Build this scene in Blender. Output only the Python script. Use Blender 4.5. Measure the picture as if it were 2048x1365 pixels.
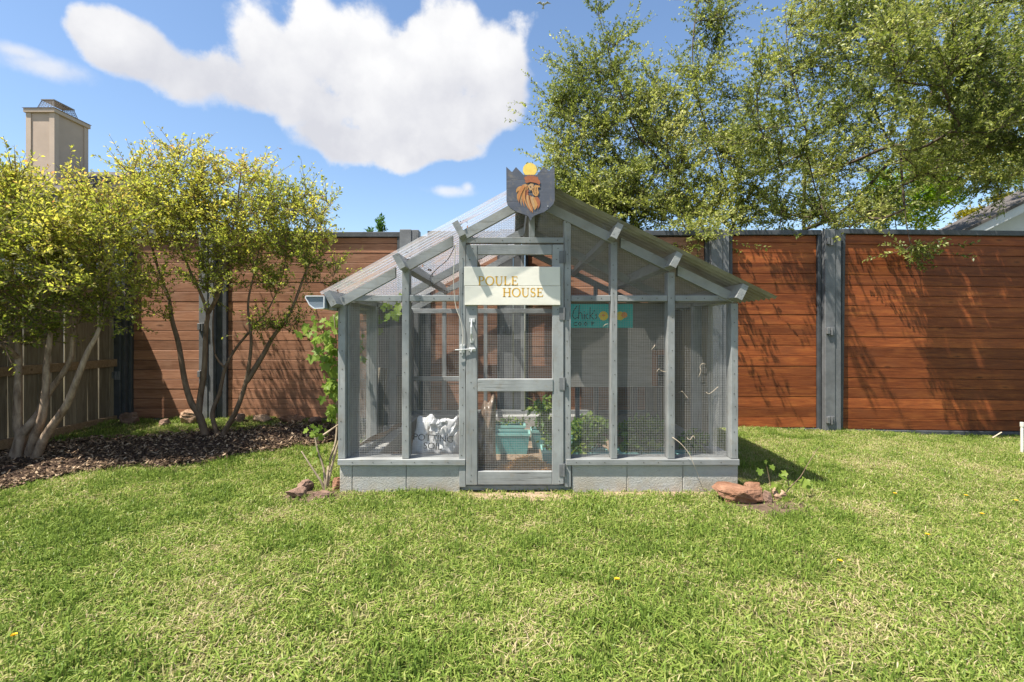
import bpy, bmesh, math, random
import numpy as np
from mathutils import Vector, Matrix, Quaternion

random.seed(7)
RNG = np.random.default_rng(11)
SC = bpy.context.scene
COL = SC.collection
for o in list(bpy.data.objects):
    bpy.data.objects.remove(o)

# ------------------------------------------------------------------ camera
CAMZ = 1.19
FPX = 1000.0            # focal length in pixels of the 2048 px wide photograph
HOR = 661.0             # row of the horizon
cd = bpy.data.cameras.new('camera')
cam = bpy.data.objects.new('camera', cd)
COL.objects.link(cam)
cam.location = (0, 0, CAMZ)
cam.rotation_euler = (math.radians(90), 0, 0)
cd.sensor_width = 36.0
cd.lens = 36.0 * FPX / 2048.0
cd.shift_y = -(682.5 - HOR) / 2048.0
cd.clip_start = 0.05
cd.clip_end = 2000
SC.camera = cam

# ------------------------------------------------------------------ light
SUN_L = Vector((0.447, 0.26, -1.0)).normalized()      # direction the light travels
sd = bpy.data.lights.new('sun', 'SUN')
sd.energy = 5.0
sd.angle = math.radians(0.53)
sd.color = (1.0, 0.93, 0.82)
sun = bpy.data.objects.new('sun', sd)
COL.objects.link(sun)
sun.rotation_euler = SUN_L.to_track_quat('-Z', 'Y').to_euler()
sun.location = (-6, -4, 14)

SKY_STRENGTH = 0.096
CLOUD_WHITE = 4.6
W = bpy.data.worlds.new('World')
SC.world = W
W.use_nodes = True
wn, wl = W.node_tree.nodes, W.node_tree.links
wn.clear()
wout = wn.new('ShaderNodeOutputWorld')
wbg = wn.new('ShaderNodeBackground')
wbg.inputs['Strength'].default_value = SKY_STRENGTH
wl.new(wbg.outputs[0], wout.inputs[0])
sky = wn.new('ShaderNodeTexSky')
sky.sky_type = 'NISHITA'
sky.sun_disc = False
to_sun = -SUN_L
sky.sun_elevation = math.asin(to_sun.z)
sky.sun_rotation = math.atan2(to_sun.x, to_sun.y) % (2 * math.pi)
sky.air_density = 1.0
sky.dust_density = 0.6
sky.ozone_density = 1.2

def wmath(op, a, b=None, c=None, clamp=False):
    n = wn.new('ShaderNodeMath'); n.operation = op; n.use_clamp = clamp
    for i, v in enumerate((a, b, c)):
        if v is None: continue
        if isinstance(v, (int, float)): n.inputs[i].default_value = v
        else: wl.new(v, n.inputs[i])
    return n.outputs[0]

def wvec(op, a, b=None):
    n = wn.new('ShaderNodeVectorMath'); n.operation = op
    for i, v in enumerate((a, b)):
        if v is None: continue
        if isinstance(v, (tuple, list, Vector)): n.inputs[i].default_value = v
        else: wl.new(v, n.inputs[i])
    return n

# clouds: cumulus heaps set in directions of the sky, their edges broken by noise
wtc = wn.new('ShaderNodeTexCoord')
wdir = wvec('NORMALIZE', wtc.outputs['Generated']).outputs[0]
wnz = wn.new('ShaderNodeTexNoise'); wnz.noise_dimensions = '3D'
wl.new(wdir, wnz.inputs['Vector'])
wnz.inputs['Scale'].default_value = 9.0; wnz.inputs['Detail'].default_value = 10; wnz.inputs['Roughness'].default_value = 0.6
wnz2 = wn.new('ShaderNodeTexNoise')
wl.new(wdir, wnz2.inputs['Vector'])
wnz2.inputs['Scale'].default_value = 3.2; wnz2.inputs['Detail'].default_value = 5; wnz2.inputs['Roughness'].default_value = 0.5
heaps = [  # photo px: cx, cy, rx, ry
    (215, 62, 75, 48), (300, 110, 110, 62), (420, 150, 125, 70), (545, 110, 85, 75), (690, 115, 130, 95),
    (890, 90, 100, 90), (985, 165, 105, 105), (800, 180, 215, 125), (910, 230, 130, 60), (600, 200, 130, 58), (500, 190, 100, 45),
    (690, 285, 95, 40), (800, 300, 130, 40), (905, 305, 60, 28), (650, 265, 60, 30)]
extra = [((-0.9, -0.2, 0.5), 0.35, 0.16), ((0.75, -0.55, 0.42), 0.3, 0.14), ((-0.2, -0.95, 0.45), 0.4, 0.15), ((0.95, 0.1, 0.6), 0.3, 0.13)]
field = None
for (cx, cy, rx, ry) in heaps:
    cy += 8 if cy < 150 else 0; ry *= 0.94
    d = Vector(((cx - 1024) / FPX, 1.0, (HOR - cy) / FPX)); L = d.length; d.normalize()
    s = wvec('SUBTRACT', wdir, d)
    m = wvec('MULTIPLY', s.outputs[0], (FPX * L / rx, FPX * L / max(rx, ry), FPX * L / ry))
    q = wvec('LENGTH', m.outputs[0]).outputs['Value']
    g = wmath('SUBTRACT', 1.0, q)
    field = g if field is None else wmath('SMOOTH_MAX', field, g, 0.25)
for (c, rx, rz) in extra:
    d = Vector(c).normalized()
    s = wvec('SUBTRACT', wdir, d)
    m = wvec('MULTIPLY', s.outputs[0], (1 / rx, 1 / rx, 1 / rz))
    q = wvec('LENGTH', m.outputs[0]).outputs['Value']
    field = wmath('MAXIMUM', field, wmath('SUBTRACT', 1.0, q))
nz = wmath('SUBTRACT', wnz.outputs['Fac'], 0.5)
wvo = wn.new('ShaderNodeTexVoronoi'); wvo.feature = 'SMOOTH_F1'; wl.new(wvec('ADD', wdir, wvec('MULTIPLY', wnz.outputs['Color'], (.05, .05, .05)).outputs[0]).outputs[0], wvo.inputs['Vector'])
wvo.inputs['Scale'].default_value = 13.0; wvo.inputs['Smoothness'].default_value = 0.5
puff = wmath('SUBTRACT', 0.42, wvo.outputs['Distance'])
fld = wmath('ADD', wmath('ADD', field, 0.17), wmath('ADD', wmath('MULTIPLY', nz, 1.6), wmath('MULTIPLY', puff, 0.9)))
mr = wn.new('ShaderNodeMapRange'); mr.interpolation_type = 'SMOOTHSTEP'
wl.new(fld, mr.inputs['Value']); mr.inputs['From Min'].default_value = -0.02; mr.inputs['From Max'].default_value = 0.36
# thin wisps
wisp = None
for (cx, cy, rx, ry) in [(90, 135, 85, 26), (40, 105, 55, 18), (900, 382, 60, 13), (935, 376, 18, 14)]:
    d = Vector(((cx - 1024) / FPX, 1.0, (HOR - cy) / FPX)); L = d.length; d.normalize()
    s = wvec('SUBTRACT', wdir, d)
    m = wvec('MULTIPLY', s.outputs[0], (FPX * L / rx, FPX * L / rx, FPX * L / ry))
    g = wmath('SUBTRACT', 1.0, wvec('LENGTH', m.outputs[0]).outputs['Value'])
    wisp = g if wisp is None else wmath('SMOOTH_MAX', wisp, g, 0.3)
wf = wmath('ADD', wisp, wmath('MULTIPLY', nz, 2.2))
mw = wn.new('ShaderNodeMapRange'); mw.interpolation_type = 'SMOOTHSTEP'
wl.new(wf, mw.inputs['Value']); mw.inputs['From Min'].default_value = -0.1; mw.inputs['From Max'].default_value = 0.9
mw.inputs['To Max'].default_value = 0.75
mask = wmath('MAXIMUM', mr.outputs[0], mw.outputs[0])
# cloud colour: sunlit heads, faintly lavender-grey where the heap is thick and low
sep = wn.new('ShaderNodeSeparateXYZ'); wl.new(wdir, sep.inputs[0])
low = wn.new('ShaderNodeMapRange'); wl.new(sep.outputs['Z'], low.inputs['Value'])
low.inputs['From Min'].default_value = 0.51; low.inputs['From Max'].default_value = 0.35
shade = wmath('MULTIPLY', wmath('MULTIPLY', low.outputs[0], wmath('MULTIPLY_ADD', wnz2.outputs['Fac'], 2.2, -0.35, clamp=True)), mr.outputs[0], clamp=True)
# billows: the noise a little nearer the sun tells which side of each heap is lit
woff = wvec('ADD', wdir, (-0.016, 0.0, 0.026))
wnz3 = wn.new('ShaderNodeTexNoise'); wl.new(woff.outputs[0], wnz3.inputs['Vector'])
wnz3.inputs['Scale'].default_value = 9.0; wnz3.inputs['Detail'].default_value = 5; wnz3.inputs['Roughness'].default_value = 0.55
bil = wmath('MULTIPLY', wmath('SUBTRACT', wnz3.outputs['Fac'], wnz.outputs['Fac']), 2.6)
shade = wmath('ADD', wmath('MULTIPLY', shade, 0.95), wmath('SUBTRACT', wmath('MULTIPLY_ADD', bil, 0.5, 0.06), wmath('MULTIPLY', puff, 0.7)), clamp=True)
cc = wn.new('ShaderNodeMix'); cc.data_type = 'RGBA'
wl.new(shade, cc.inputs['Factor'])
cc.inputs['A'].default_value = (CLOUD_WHITE, CLOUD_WHITE, CLOUD_WHITE * 1.01, 1)
cc.inputs['B'].default_value = (CLOUD_WHITE * .72, CLOUD_WHITE * .73, CLOUD_WHITE * .79, 1)
# the sky of the photograph is clear and saturated
hs = wn.new('ShaderNodeHueSaturation'); hs.inputs['Saturation'].default_value = 1.06; hs.inputs['Value'].default_value = 1.0
wl.new(sky.outputs[0], hs.inputs['Color'])
mx = wn.new('ShaderNodeMix'); mx.data_type = 'RGBA'
wl.new(mask, mx.inputs['Factor']); wl.new(hs.outputs[0], mx.inputs['A']); wl.new(cc.outputs['Result'], mx.inputs['B'])
wl.new(mx.outputs['Result'], wbg.inputs['Color'])

SC.view_settings.view_transform = 'Standard'
SC.view_settings.look = 'None'
SC.view_settings.exposure = 1.18
SC.view_settings.gamma = 1.0
SC.view_settings.use_curve_mapping = False
SC.cycles.max_bounces = 6
SC.cycles.transparent_max_bounces = 16
SC.cycles.use_denoising = True

# ------------------------------------------------------------------ helpers
def P(px, py, Y):
    """a photo pixel at the distance Y from the camera -> world point"""
    return Vector(((px - 1024) * Y / FPX, Y, CAMZ - (py - HOR) * Y / FPX))

def sm(a, b, t):
    t = np.clip((t - a) / (b - a), 0, 1)
    return t * t * (3 - 2 * t)

def gz(x, y):
    """height of the ground"""
    x = np.asarray(x, float); y = np.asarray(y, float)
    z = 0.115 * sm(-1.3, -2.7, x) * sm(4.2, 6.0, y)
    z = z - 0.10 * sm(2.4, 6.2, x) * sm(3.4, 6.2, y)
    near = 1 - sm(8, 14, np.hypot(x, y))
    z = z + near * 0.014 * (np.sin(x * 1.9 + 0.6 * y) * np.cos(y * 1.5 - 0.8) + 0.5 * np.sin(4.1 * x - 2.7 * y))* (1 - 0.8 * sm(2.2, 1.5, np.abs(x)) * sm(3.0, 3.7, y))
    return z

def tag(o, label=None, cat=None, group=None, kind=None):
    if label: o['label'] = label
    if cat: o['category'] = cat
    if group: o['group'] = group
    if kind: o['kind'] = kind
    return o

def thing(name, label, cat, loc=(0, 0, 0), group=None):
    o = bpy.data.objects.new(name, None)
    o.empty_display_size = 0.1
    COL.objects.link(o)
    o.location = loc
    bpy.context.view_layer.update()
    return tag(o, label, cat, group)

def link(name, me, parent=None, mats=None):
    o = bpy.data.objects.new(name, me)
    COL.objects.link(o)
    if parent is not None:
        o.parent = parent
    if mats is not None and not me.materials:
        for m in (mats if isinstance(mats, (list, tuple)) else [mats]):
            me.materials.append(m)
    return o

def wpos(o):
    """world position of an object whose ancestors are only moved, never turned"""
    v = Vector((0, 0, 0))
    while o is not None:
        v += o.location; o = o.parent
    return v

class MB:
    """collects geometry given in world coordinates, builds one mesh object"""
    def __init__(s):
        s.v = []; s.f = []; s.m = []
    def add(s, verts, faces, mi=0):
        k = len(s.v)
        s.v.extend([tuple(p) for p in verts])
        s.f.extend([tuple(i + k for i in f) for f in faces])
        s.m.extend([mi] * len(faces))
        return s
    def box(s, a, b, mi=0):
        x0, y0, z0 = a; x1, y1, z1 = b
        return s.hexa([(x0, y0, z0), (x1, y0, z0), (x1, y1, z0), (x0, y1, z0), (x0, y0, z1), (x1, y0, z1), (x1, y1, z1), (x0, y1, z1)], mi)
    def hexa(s, c, mi=0):
        return s.add(c, [(3, 2, 1, 0), (4, 5, 6, 7), (0, 1, 5, 4), (1, 2, 6, 5), (2, 3, 7, 6), (3, 0, 4, 7)], mi)
    def cbox(s, a, b, c=0.003, mi=0):
        """box with chamfered edges"""
        bm = bmesh.new()
        bmesh.ops.create_cube(bm, size=1)
        sx, sy, sz = (b[0] - a[0]), (b[1] - a[1]), (b[2] - a[2])
        for v in bm.verts:
            v.co = Vector((a[0] + (v.co.x + .5) * sx, a[1] + (v.co.y + .5) * sy, a[2] + (v.co.z + .5) * sz))
        c = min(c, abs(sx) * .4, abs(sy) * .4, abs(sz) * .4)
        bmesh.ops.bevel(bm, geom=bm.edges[:], offset=c, segments=1, affect='EDGES', profile=0.5)
        bm.verts.index_update()
        s.add([v.co[:] for v in bm.verts], [[v.index for v in f.verts] for f in bm.faces], mi)
        bm.free(); return s
    def beam(s, p, q, w, h, up=(0, 0, 1), mi=0):
        """bar from p to q, w across, h along up"""
        p = Vector(p); q = Vector(q); d = (q - p).normalized()
        u = Vector(up); u = (u - d * u.dot(d)).normalized(); r = d.cross(u)
        c = []
        for e in (p, q):
            pass
        a = [p - r * w / 2 - u * h / 2, p + r * w / 2 - u * h / 2, q + r * w / 2 - u * h / 2, q - r * w / 2 - u * h / 2]
        b = [v + u * h for v in a]
        return s.hexa(a + b, mi)
    def tube(s, pts, rads, n=6, mi=0, caps=True):
        pts = [Vector(p) for p in pts]
        if not hasattr(rads, '__len__'): rads = [rads] * len(pts)
        k = len(s.v); ref = None; rings = []
        for i, p in enumerate(pts):
            t = (pts[min(i + 1, len(pts) - 1)] - pts[max(i - 1, 0)])
            t = t.normalized() if t.length > 1e-9 else Vector((0, 0, 1))
            if ref is None:
                ref = Vector((1, 0, 0)) if abs(t.x) < 0.8 else Vector((0, 1, 0))
            u = (ref - t * ref.dot(t)).normalized(); ref = u; w = t.cross(u)
            rings.append([p + (u * math.cos(2 * math.pi * j / n) + w * math.sin(2 * math.pi * j / n)) * rads[i] for j in range(n)])
        v = [q for r in rings for q in r]
        f = []
        for i in range(len(pts) - 1):
            for j in range(n):
                f.append((i * n + j, i * n + (j + 1) % n, (i + 1) * n + (j + 1) % n, (i + 1) * n + j))
        if caps:
            f.append(tuple(range(n - 1, -1, -1))); f.append(tuple((len(pts) - 1) * n + j for j in range(n)))
        return s.add(v, f, mi)
    def prism(s, poly, y0, y1, mi=0):
        """poly of (x, z) extruded from y0 (front) to y1"""
        n = len(poly)
        bm = bmesh.new()
        vs = [bm.verts.new((x, 0, z)) for x, z in poly]
        es = [bm.edges.new((vs[i], vs[(i + 1) % n])) for i in range(n)]
        bmesh.ops.triangle_fill(bm, use_beauty=True, edges=es, normal=(0, -1, 0))
        bm.verts.index_update()
        tris = [[v.index for v in f.verts] for f in bm.faces]
        co = [v.co.copy() for v in bm.verts]; bm.free()
        v = [(c.x, y0, c.z) for c in co] + [(c.x, y1, c.z) for c in co]
        f = []
        for t in tris:
            a, b, c = [Vector(co[i]) for i in t]
            if (b - a).cross(c - a).y > 0: t = t[::-1]
            f.append(tuple(t)); f.append(tuple(i + n for i in t[::-1]))
        for i in range(n):
            j = (i + 1) % n
            f.append((i, i + n, j + n, j))
        return s.add(v, f, mi)
    def xform(s, fn, start=0):
        for i in range(start, len(s.v)): s.v[i] = tuple(fn(Vector(s.v[i])))
        return s
    def mesh(s, name, origin=(0, 0, 0), smooth=False):
        me = bpy.data.meshes.new(name)
        ox, oy, oz = origin
        me.from_pydata([(x - ox, y - oy, z - oz) for x, y, z in s.v], [], s.f)
        if any(s.m): me.polygons.foreach_set('material_index', s.m)
        if smooth: me.polygons.foreach_set('use_smooth', [True] * len(s.f))
        me.update()
        return me
    def build(s, name, mats, parent=None, smooth=False, origin=None, fixn=True):
        c = np.array(s.v)
        if origin is None:
            lo, hi = c.min(0), c.max(0)
            origin = Vector(((lo[0] + hi[0]) / 2, (lo[1] + hi[1]) / 2, lo[2]))
        me = s.mesh(name, origin, smooth)
        o = link(name, me, parent, mats)
        o.location = Vector(origin) - (wpos(parent) if parent is not None else Vector((0, 0, 0)))
        return o

def fix_normals(me):
    bm = bmesh.new(); bm.from_mesh(me); bmesh.ops.recalc_face_normals(bm, faces=bm.faces[:]); bm.to_mesh(me); bm.free()

# ------------------------------------------------------------------ materials
def mat(name):
    m = bpy.data.materials.new(name); m.use_nodes = True
    nt = m.node_tree; nt.nodes.clear()
    out = nt.nodes.new('ShaderNodeOutputMaterial')
    return m, nt.nodes, nt.links, out

class NB:
    def __init__(s, name):
        s.m, s.n, s.l, s.out = mat(name)
    def node(s, t, **kw):
        n = s.n.new(t)
        for k, v in kw.items(): setattr(n, k, v)
        return n
    def put(s, sock, v):
        if isinstance(v, (int, float, tuple, list)):
            if isinstance(v, (tuple, list)) and len(v) == 3 and sock.type == 'RGBA': v = (*v, 1)
            sock.default_value = v
        elif v is not None: s.l.new(v, sock)
    def math(s, op, a, b=None, c=None, clamp=False):
        n = s.node('ShaderNodeMath', operation=op, use_clamp=clamp)
        for i, v in enumerate((a, b, c)): s.put(n.inputs[i], v)
        return n.outputs[0]
    def mix(s, f, a, b, blend='MIX'):
        n = s.node('ShaderNodeMix', data_type='RGBA', blend_type=blend)
        s.put(n.inputs['Factor'], f); s.put(n.inputs['A'], a); s.put(n.inputs['B'], b)
        return n.outputs['Result']
    def noise(s, vec, scale, detail=4, rough=0.5, dist=0.0):
        n = s.node('ShaderNodeTexNoise')
        s.put(n.inputs['Vector'], vec); n.inputs['Scale'].default_value = scale
        n.inputs['Detail'].default_value = detail; n.inputs['Roughness'].default_value = rough; n.inputs['Distortion'].default_value = dist
        return n.outputs['Fac']
    def ramp(s, f, stops):
        n = s.node('ShaderNodeValToRGB'); e = n.color_ramp.elements
        while len(e) < len(stops): e.new(0.5)
        for i, (p, c) in enumerate(stops):
            e[i].position = p; e[i].color = (*c, 1) if len(c) == 3 else c
        s.put(n.inputs[0], f); return n.outputs['Color']
    def maprange(s, v, a, b, c=0.0, d=1.0):
        n = s.node('ShaderNodeMapRange'); s.put(n.inputs[0], v)
        for i, q in enumerate((a, b, c, d)): n.inputs[i + 1].default_value = q
        return n.outputs[0]
    def coords(s, kind='Object', scale=(1, 1, 1), rand=True):
        tc = s.node('ShaderNodeTexCoord')
        src = tc.outputs[kind]
        if rand:
            oi = s.node('ShaderNodeObjectInfo')
            mu = s.node('ShaderNodeVectorMath', operation='MULTIPLY_ADD')
            s.l.new(oi.outputs['Random'], mu.inputs[0]); mu.inputs[1].default_value = (37.0, 91.0, 53.0); s.l.new(src, mu.inputs[2])
            src = mu.outputs[0]; s.rand = oi.outputs['Random']
        mp = s.node('ShaderNodeMapping'); mp.inputs['Scale'].default_value = scale
        s.l.new(src, mp.inputs['Vector'])
        return mp.outputs[0]
    def bump(s, h, strength=0.3, dist=0.01):
        n = s.node('ShaderNodeBump'); n.inputs['Strength'].default_value = strength; n.inputs['Distance'].default_value = dist
        s.put(n.inputs['Height'], h); return n.outputs['Normal']
    def pbr(s, col, rough=0.7, normal=None, metal=0.0, spec=0.3):
        n = s.node('ShaderNodeBsdfPrincipled')
        s.put(n.inputs['Base Color'], col); s.put(n.inputs['Roughness'], rough); s.put(n.inputs['Metallic'], metal)
        n.inputs['Specular IOR Level'].default_value = spec
        if normal is not None: s.l.new(normal, n.inputs['Normal'])
        s.l.new(n.outputs[0], s.out.inputs['Surface'])
        s.bsdf = n
        return s.m

def plain(name, col, rough=0.7, var=0.18, scale=9.0, metal=0.0, bump=0.15, spec=0.3):
    b = NB(name); v = b.coords()
    n = b.noise(v, scale, 5, 0.6)
    lo = tuple(c * (1 - var) for c in col); hi = tuple(min(1, c * (1 + var)) for c in col)
    c = b.ramp(n, [(0.3, lo), (0.7, hi)])
    return b.pbr(c, rough, b.bump(b.noise(v, scale * 6, 3), bump, 0.004), metal, spec)

def wood(name, dark, mid, light, axis='X', rough=0.6, wear=None, knots=True, gloss=0.3, value=0.35):
    """board with grain along one axis, knots and a tone of its own for every board"""
    b = NB(name)
    st = {'X': (0.9, 11, 11), 'Z': (11, 11, 0.9), 'Y': (11, 0.9, 11)}[axis]
    v = b.coords('Object', st)
    warp = b.noise(v, 0.7, 3, 0.5)
    g1 = b.noise(v, 3.0, 6, 0.62, 0.9)
    g2 = b.noise(v, 16.0, 3, 0.5, 0.3)
    f = b.math('ADD', b.math('MULTIPLY', g1, 0.65), b.math('ADD', b.math('MULTIPLY', g2, 0.2), b.math('MULTIPLY', warp, 0.15)))
    c = b.ramp(f, [(0.28, dark), (0.5, mid), (0.72, light)])
    tone = b.maprange(b.rand, 0, 1, 1 - value, 1 + value)
    hsv = b.node('ShaderNodeHueSaturation'); b.put(hsv.inputs['Value'], tone); b.put(hsv.inputs['Color'], c)
    c = hsv.outputs[0]
    if knots:
        kv = b.coords('Object', {'X': (2.2, 7, 7), 'Z': (7, 7, 2.2), 'Y': (7, 2.2, 7)}[axis])
        vo = b.node('ShaderNodeTexVoronoi'); b.l.new(kv, vo.inputs['Vector']); vo.inputs['Scale'].default_value = 1.0
        k = b.maprange(vo.outputs['Distance'], 0.13, 0.05)
        halo = b.maprange(vo.outputs['Distance'], 0.34, 0.12)
        c = b.mix(b.math('MULTIPLY', halo, 0.35), c, light)
        c = b.mix(b.math('MULTIPLY', k, 0.75), c, tuple(q * 0.45 for q in dark))
    if wear:
        wv = b.coords('Object', (1, 1, 1))
        w = b.maprange(b.noise(wv, 3.0, 6, 0.7), 0.48, 0.72)
        c = b.mix(b.math('MULTIPLY', w, 0.55), c, wear)
    return b.pbr(c, rough, b.bump(g2, 0.25, 0.004), 0, gloss)

M = {}
M['paint'] = None
def painted_wood(name, col, axis, crack=0.5):
    """grey exterior paint on timber, brushed grain, hairline checks, dirt at places"""
    b = NB(name)
    st = {'X': (1.2, 26, 26), 'Z': (26, 26, 1.2), 'Y': (26, 1.2, 26)}[axis]
    v = b.coords('Object', st)
    g = b.noise(v, 2.2, 5, 0.6, 0.6)
    pv = b.coords('Object', (1, 1, 1))
    blot = b.noise(pv, 5.0, 5, 0.6)
    c = b.ramp(blot, [(0.3, tuple(q * 0.76 for q in col)), (0.7, tuple(q * 1.18 for q in col))])
    tone = b.maprange(b.rand, 0, 1, 0.88, 1.1)
    hsv = b.node('ShaderNodeHueSaturation'); b.put(hsv.inputs['Value'], tone); b.put(hsv.inputs['Color'], c); c = hsv.outputs[0]
    ck = b.maprange(g, 0.40, 0.33)
    c = b.mix(b.math('MULTIPLY', ck, crack), c, (0.06, 0.055, 0.05))
    dirt = b.maprange(b.noise(pv, 14.0, 6, 0.7), 0.54, 0.72)
    c = b.mix(b.math('MULTIPLY', dirt, 0.55), c, (0.22, 0.19, 0.15))
    return b.pbr(c, 0.55, b.bump(b.math('SUBTRACT', g, b.math('MULTIPLY', ck, 0.6)), 0.35, 0.004), 0, 0.35)

GREY = (0.252, 0.264, 0.264)
M['grey_z'] = painted_wood('grey_paint_upright', GREY, 'Z')
M['grey_x'] = painted_wood('grey_paint_rail', GREY, 'X')
M['grey_y'] = painted_wood('grey_paint_beam', GREY, 'Y')
M['weather_wood'] = wood('weathered_timber', (0.085, 0.075, 0.055), (0.18, 0.155, 0.11), (0.27, 0.235, 0.17), 'Z', 0.8, None, True, 0.15, 0.25)
M['weather_rail'] = wood('weathered_rail', (0.12, 0.085, 0.05), (0.24, 0.17, 0.10), (0.34, 0.25, 0.16), 'X', 0.8, None, True, 0.15, 0.2)
M['fence_brown'] = wood('dusty_brown_boards', (0.12, 0.055, 0.032), (0.27, 0.130, 0.076), (0.40, 0.215, 0.132), 'X', 0.62, (0.28, 0.165, 0.11), True, 0.2, 0.28)
M['fence_red'] = wood('stained_red_boards', (0.085, 0.021, 0.007), (0.205, 0.055, 0.016), (0.37, 0.125, 0.032), 'X', 0.52, (0.15, 0.05, 0.02), True, 0.22, 0.34)
M['steel'] = plain('grey_painted_steel', (0.125, 0.13, 0.135), 0.5, 0.3, 6.0, 0.0, 0.1, 0.4)
M['steel_dark'] = plain('dark_steel_paint_and_shade', (0.055, 0.06, 0.066), 0.5, 0.3, 7.0, 0.0, 0.15, 0.4)  # frame paint; also stands in for shade on wide stiles and corner post
M['galv'] = plain('galvanised_metal', (0.52, 0.53, 0.53), 0.42, 0.15, 30, 0.35, 0.05, 0.5)
M['wire'] = plain('galvanised_wire', (0.35, 0.35, 0.34), 0.5, 0.1, 30, 0.0, 0.0, 0.4)
M['screw'] = plain('screw_heads', (0.07, 0.065, 0.06), 0.5, 0.2, 40, 0.3, 0.0)

# ------------------------------------------------------------------ ground
def bed_front(x): return np.interp(x, [-4.9, -3.9, -3.55, -2.96, -2.62, -2.14, -1.7], [2.9, 3.48, 4.15, 4.36, 4.56, 5.0, 5.38])
def bed_back(x): return np.interp(x, [-4.9, -3.9, -3.1, -2.5, -1.7], [4.9, 5.08, 5.42, 5.66, 5.8])
def in_bed(x, y, m=0.0):
    x = np.asarray(x, float); y = np.asarray(y, float)
    w = 0.06 * np.sin(x * 7.1) + 0.04 * np.sin(x * 17.3 + 1)
    return (x > -4.9) & (x < -1.62 + m) & (y > bed_front(x) + w - m) & (y < bed_back(x) + w * 0.6 + m)

axx = np.unique(np.concatenate([np.linspace(-9, 9, 121), np.linspace(-400, -9, 22), np.linspace(9, 400, 22)]))
axy = np.unique(np.concatenate([np.linspace(-2, 10, 81), np.linspace(-60, -2, 8), np.linspace(10, 900, 26)]))
gx, gy = np.meshgrid(axx, axy)
gv = np.stack([gx.ravel(), gy.ravel(), gz(gx, gy).ravel()], 1)
nx, ny = len(axx), len(axy)
gf = [(j * nx + i, j * nx + i + 1, (j + 1) * nx + i + 1, (j + 1) * nx + i) for j in range(ny - 1) for i in range(nx - 1)]
b = NB('lawn_soil'); v = b.coords('Object', (1, 1, 1), rand=False)
n1 = b.noise(v, 1.6, 5, 0.6); n2 = b.noise(v, 30, 5, 0.7)
c = b.ramp(n2, [(0.25, (0.045, 0.036, 0.018)), (0.5, (0.13, 0.115, 0.05)), (0.75, (0.27, 0.21, 0.11))])
c = b.mix(b.maprange(n1, 0.35, 0.65), c, b.ramp(n2, [(0.25, (0.03, 0.04, 0.012)), (0.75, (0.12, 0.15, 0.045))]))
M['soil'] = b.pbr(c, 0.95, b.bump(n2, 0.8, 0.02), 0, 0.1)
me = bpy.data.meshes.new('ground'); me.from_pydata(gv.tolist(), [], gf); me.update()
me.polygons.foreach_set('use_smooth', [True] * len(gf))
g = link('ground', me, None, M['soil']); tag(g, kind='structure')

# mulch bed under the crepe myrtles
mb = MB(); xs = np.linspace(-4.9, -1.6, 84); ts = np.linspace(0, 1, 40)
vv = []
for t in ts:
    for x in xs:
        w = 0.06 * math.sin(x * 7.1) + 0.04 * math.sin(x * 17.3 + 1)
        y = float(bed_front(x)) + w + (float(bed_back(x)) - float(bed_front(x)) - 0.4 * w) * t
        h = 0.03 * math.sin(math.pi * min(max(t, 0), 1)) ** 0.5 + 0.012
        vv.append((x, y, float(gz(x, y)) + (h if 0 < t < 1 else -0.02) + random.uniform(-.009, .009)))
mb.add(vv, [(j * 84 + i, j * 84 + i + 1, (j + 1) * 84 + i + 1, (j + 1) * 84 + i) for j in range(39) for i in range(83)])
b = NB('mulch'); v = b.coords('Object', (1, 1, 1), rand=False)
n2 = b.noise(v, 38, 6, 0.72, 0.4)
c = b.ramp(n2, [(0.3, (0.018, 0.012, 0.009)), (0.52, (0.065, 0.043, 0.032)), (0.75, (0.17, 0.12, 0.09))])
M['mulch'] = b.pbr(c, 0.95, b.bump(n2, 1.0, 0.03), 0, 0.1)
bed = mb.build('mulch_bed', M['mulch'], smooth=False); tag(bed, kind='structure')

# worn bare earth before the coop door and round the two vine bases
M['bare'] = plain('bare_earth', (0.30, 0.22, 0.15), .95, .35, 26, 0, .7, .1); M['bare_dark'] = plain('dark_bare_earth', (0.11, 0.078, 0.055), .95, .4, 26, 0, .8, .1)
for (cx, cy, rx, ry, m_) in ((.12, 3.585, .5, .085, 'bare'), (1.02, 3.63, .5, .045, 'bare'), (-1.42, 3.58, .34, .16, 'bare_dark'), (1.78, 3.36, .36, .14, 'bare_dark')):
    vs = [(cx, cy, float(gz(cx, cy)) + .012)]; N_ = 40
    for ring in (.5, 1.0):
        for i in range(N_):
            a = 2 * math.pi * i / N_; r_ = ring * (1 + .16 * math.sin(5 * a + cx * 9) + .12 * math.sin(9 * a + 2) + random.uniform(-.06, .06))
            x, y = cx + rx * r_ * math.cos(a), cy + ry * r_ * math.sin(a)
            vs.append((x, y, float(gz(x, y)) + (.009 if ring < 1 else .002)))
    f = [(0, 1 + i, 1 + (i + 1) % N_) for i in range(N_)] + [(1 + i, 1 + N_ + i, 1 + N_ + (i + 1) % N_, 1 + (i + 1) % N_) for i in range(N_)]
    tag(MB().add(vs, f).build('bare_earth', M[m_]), kind='structure')

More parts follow.
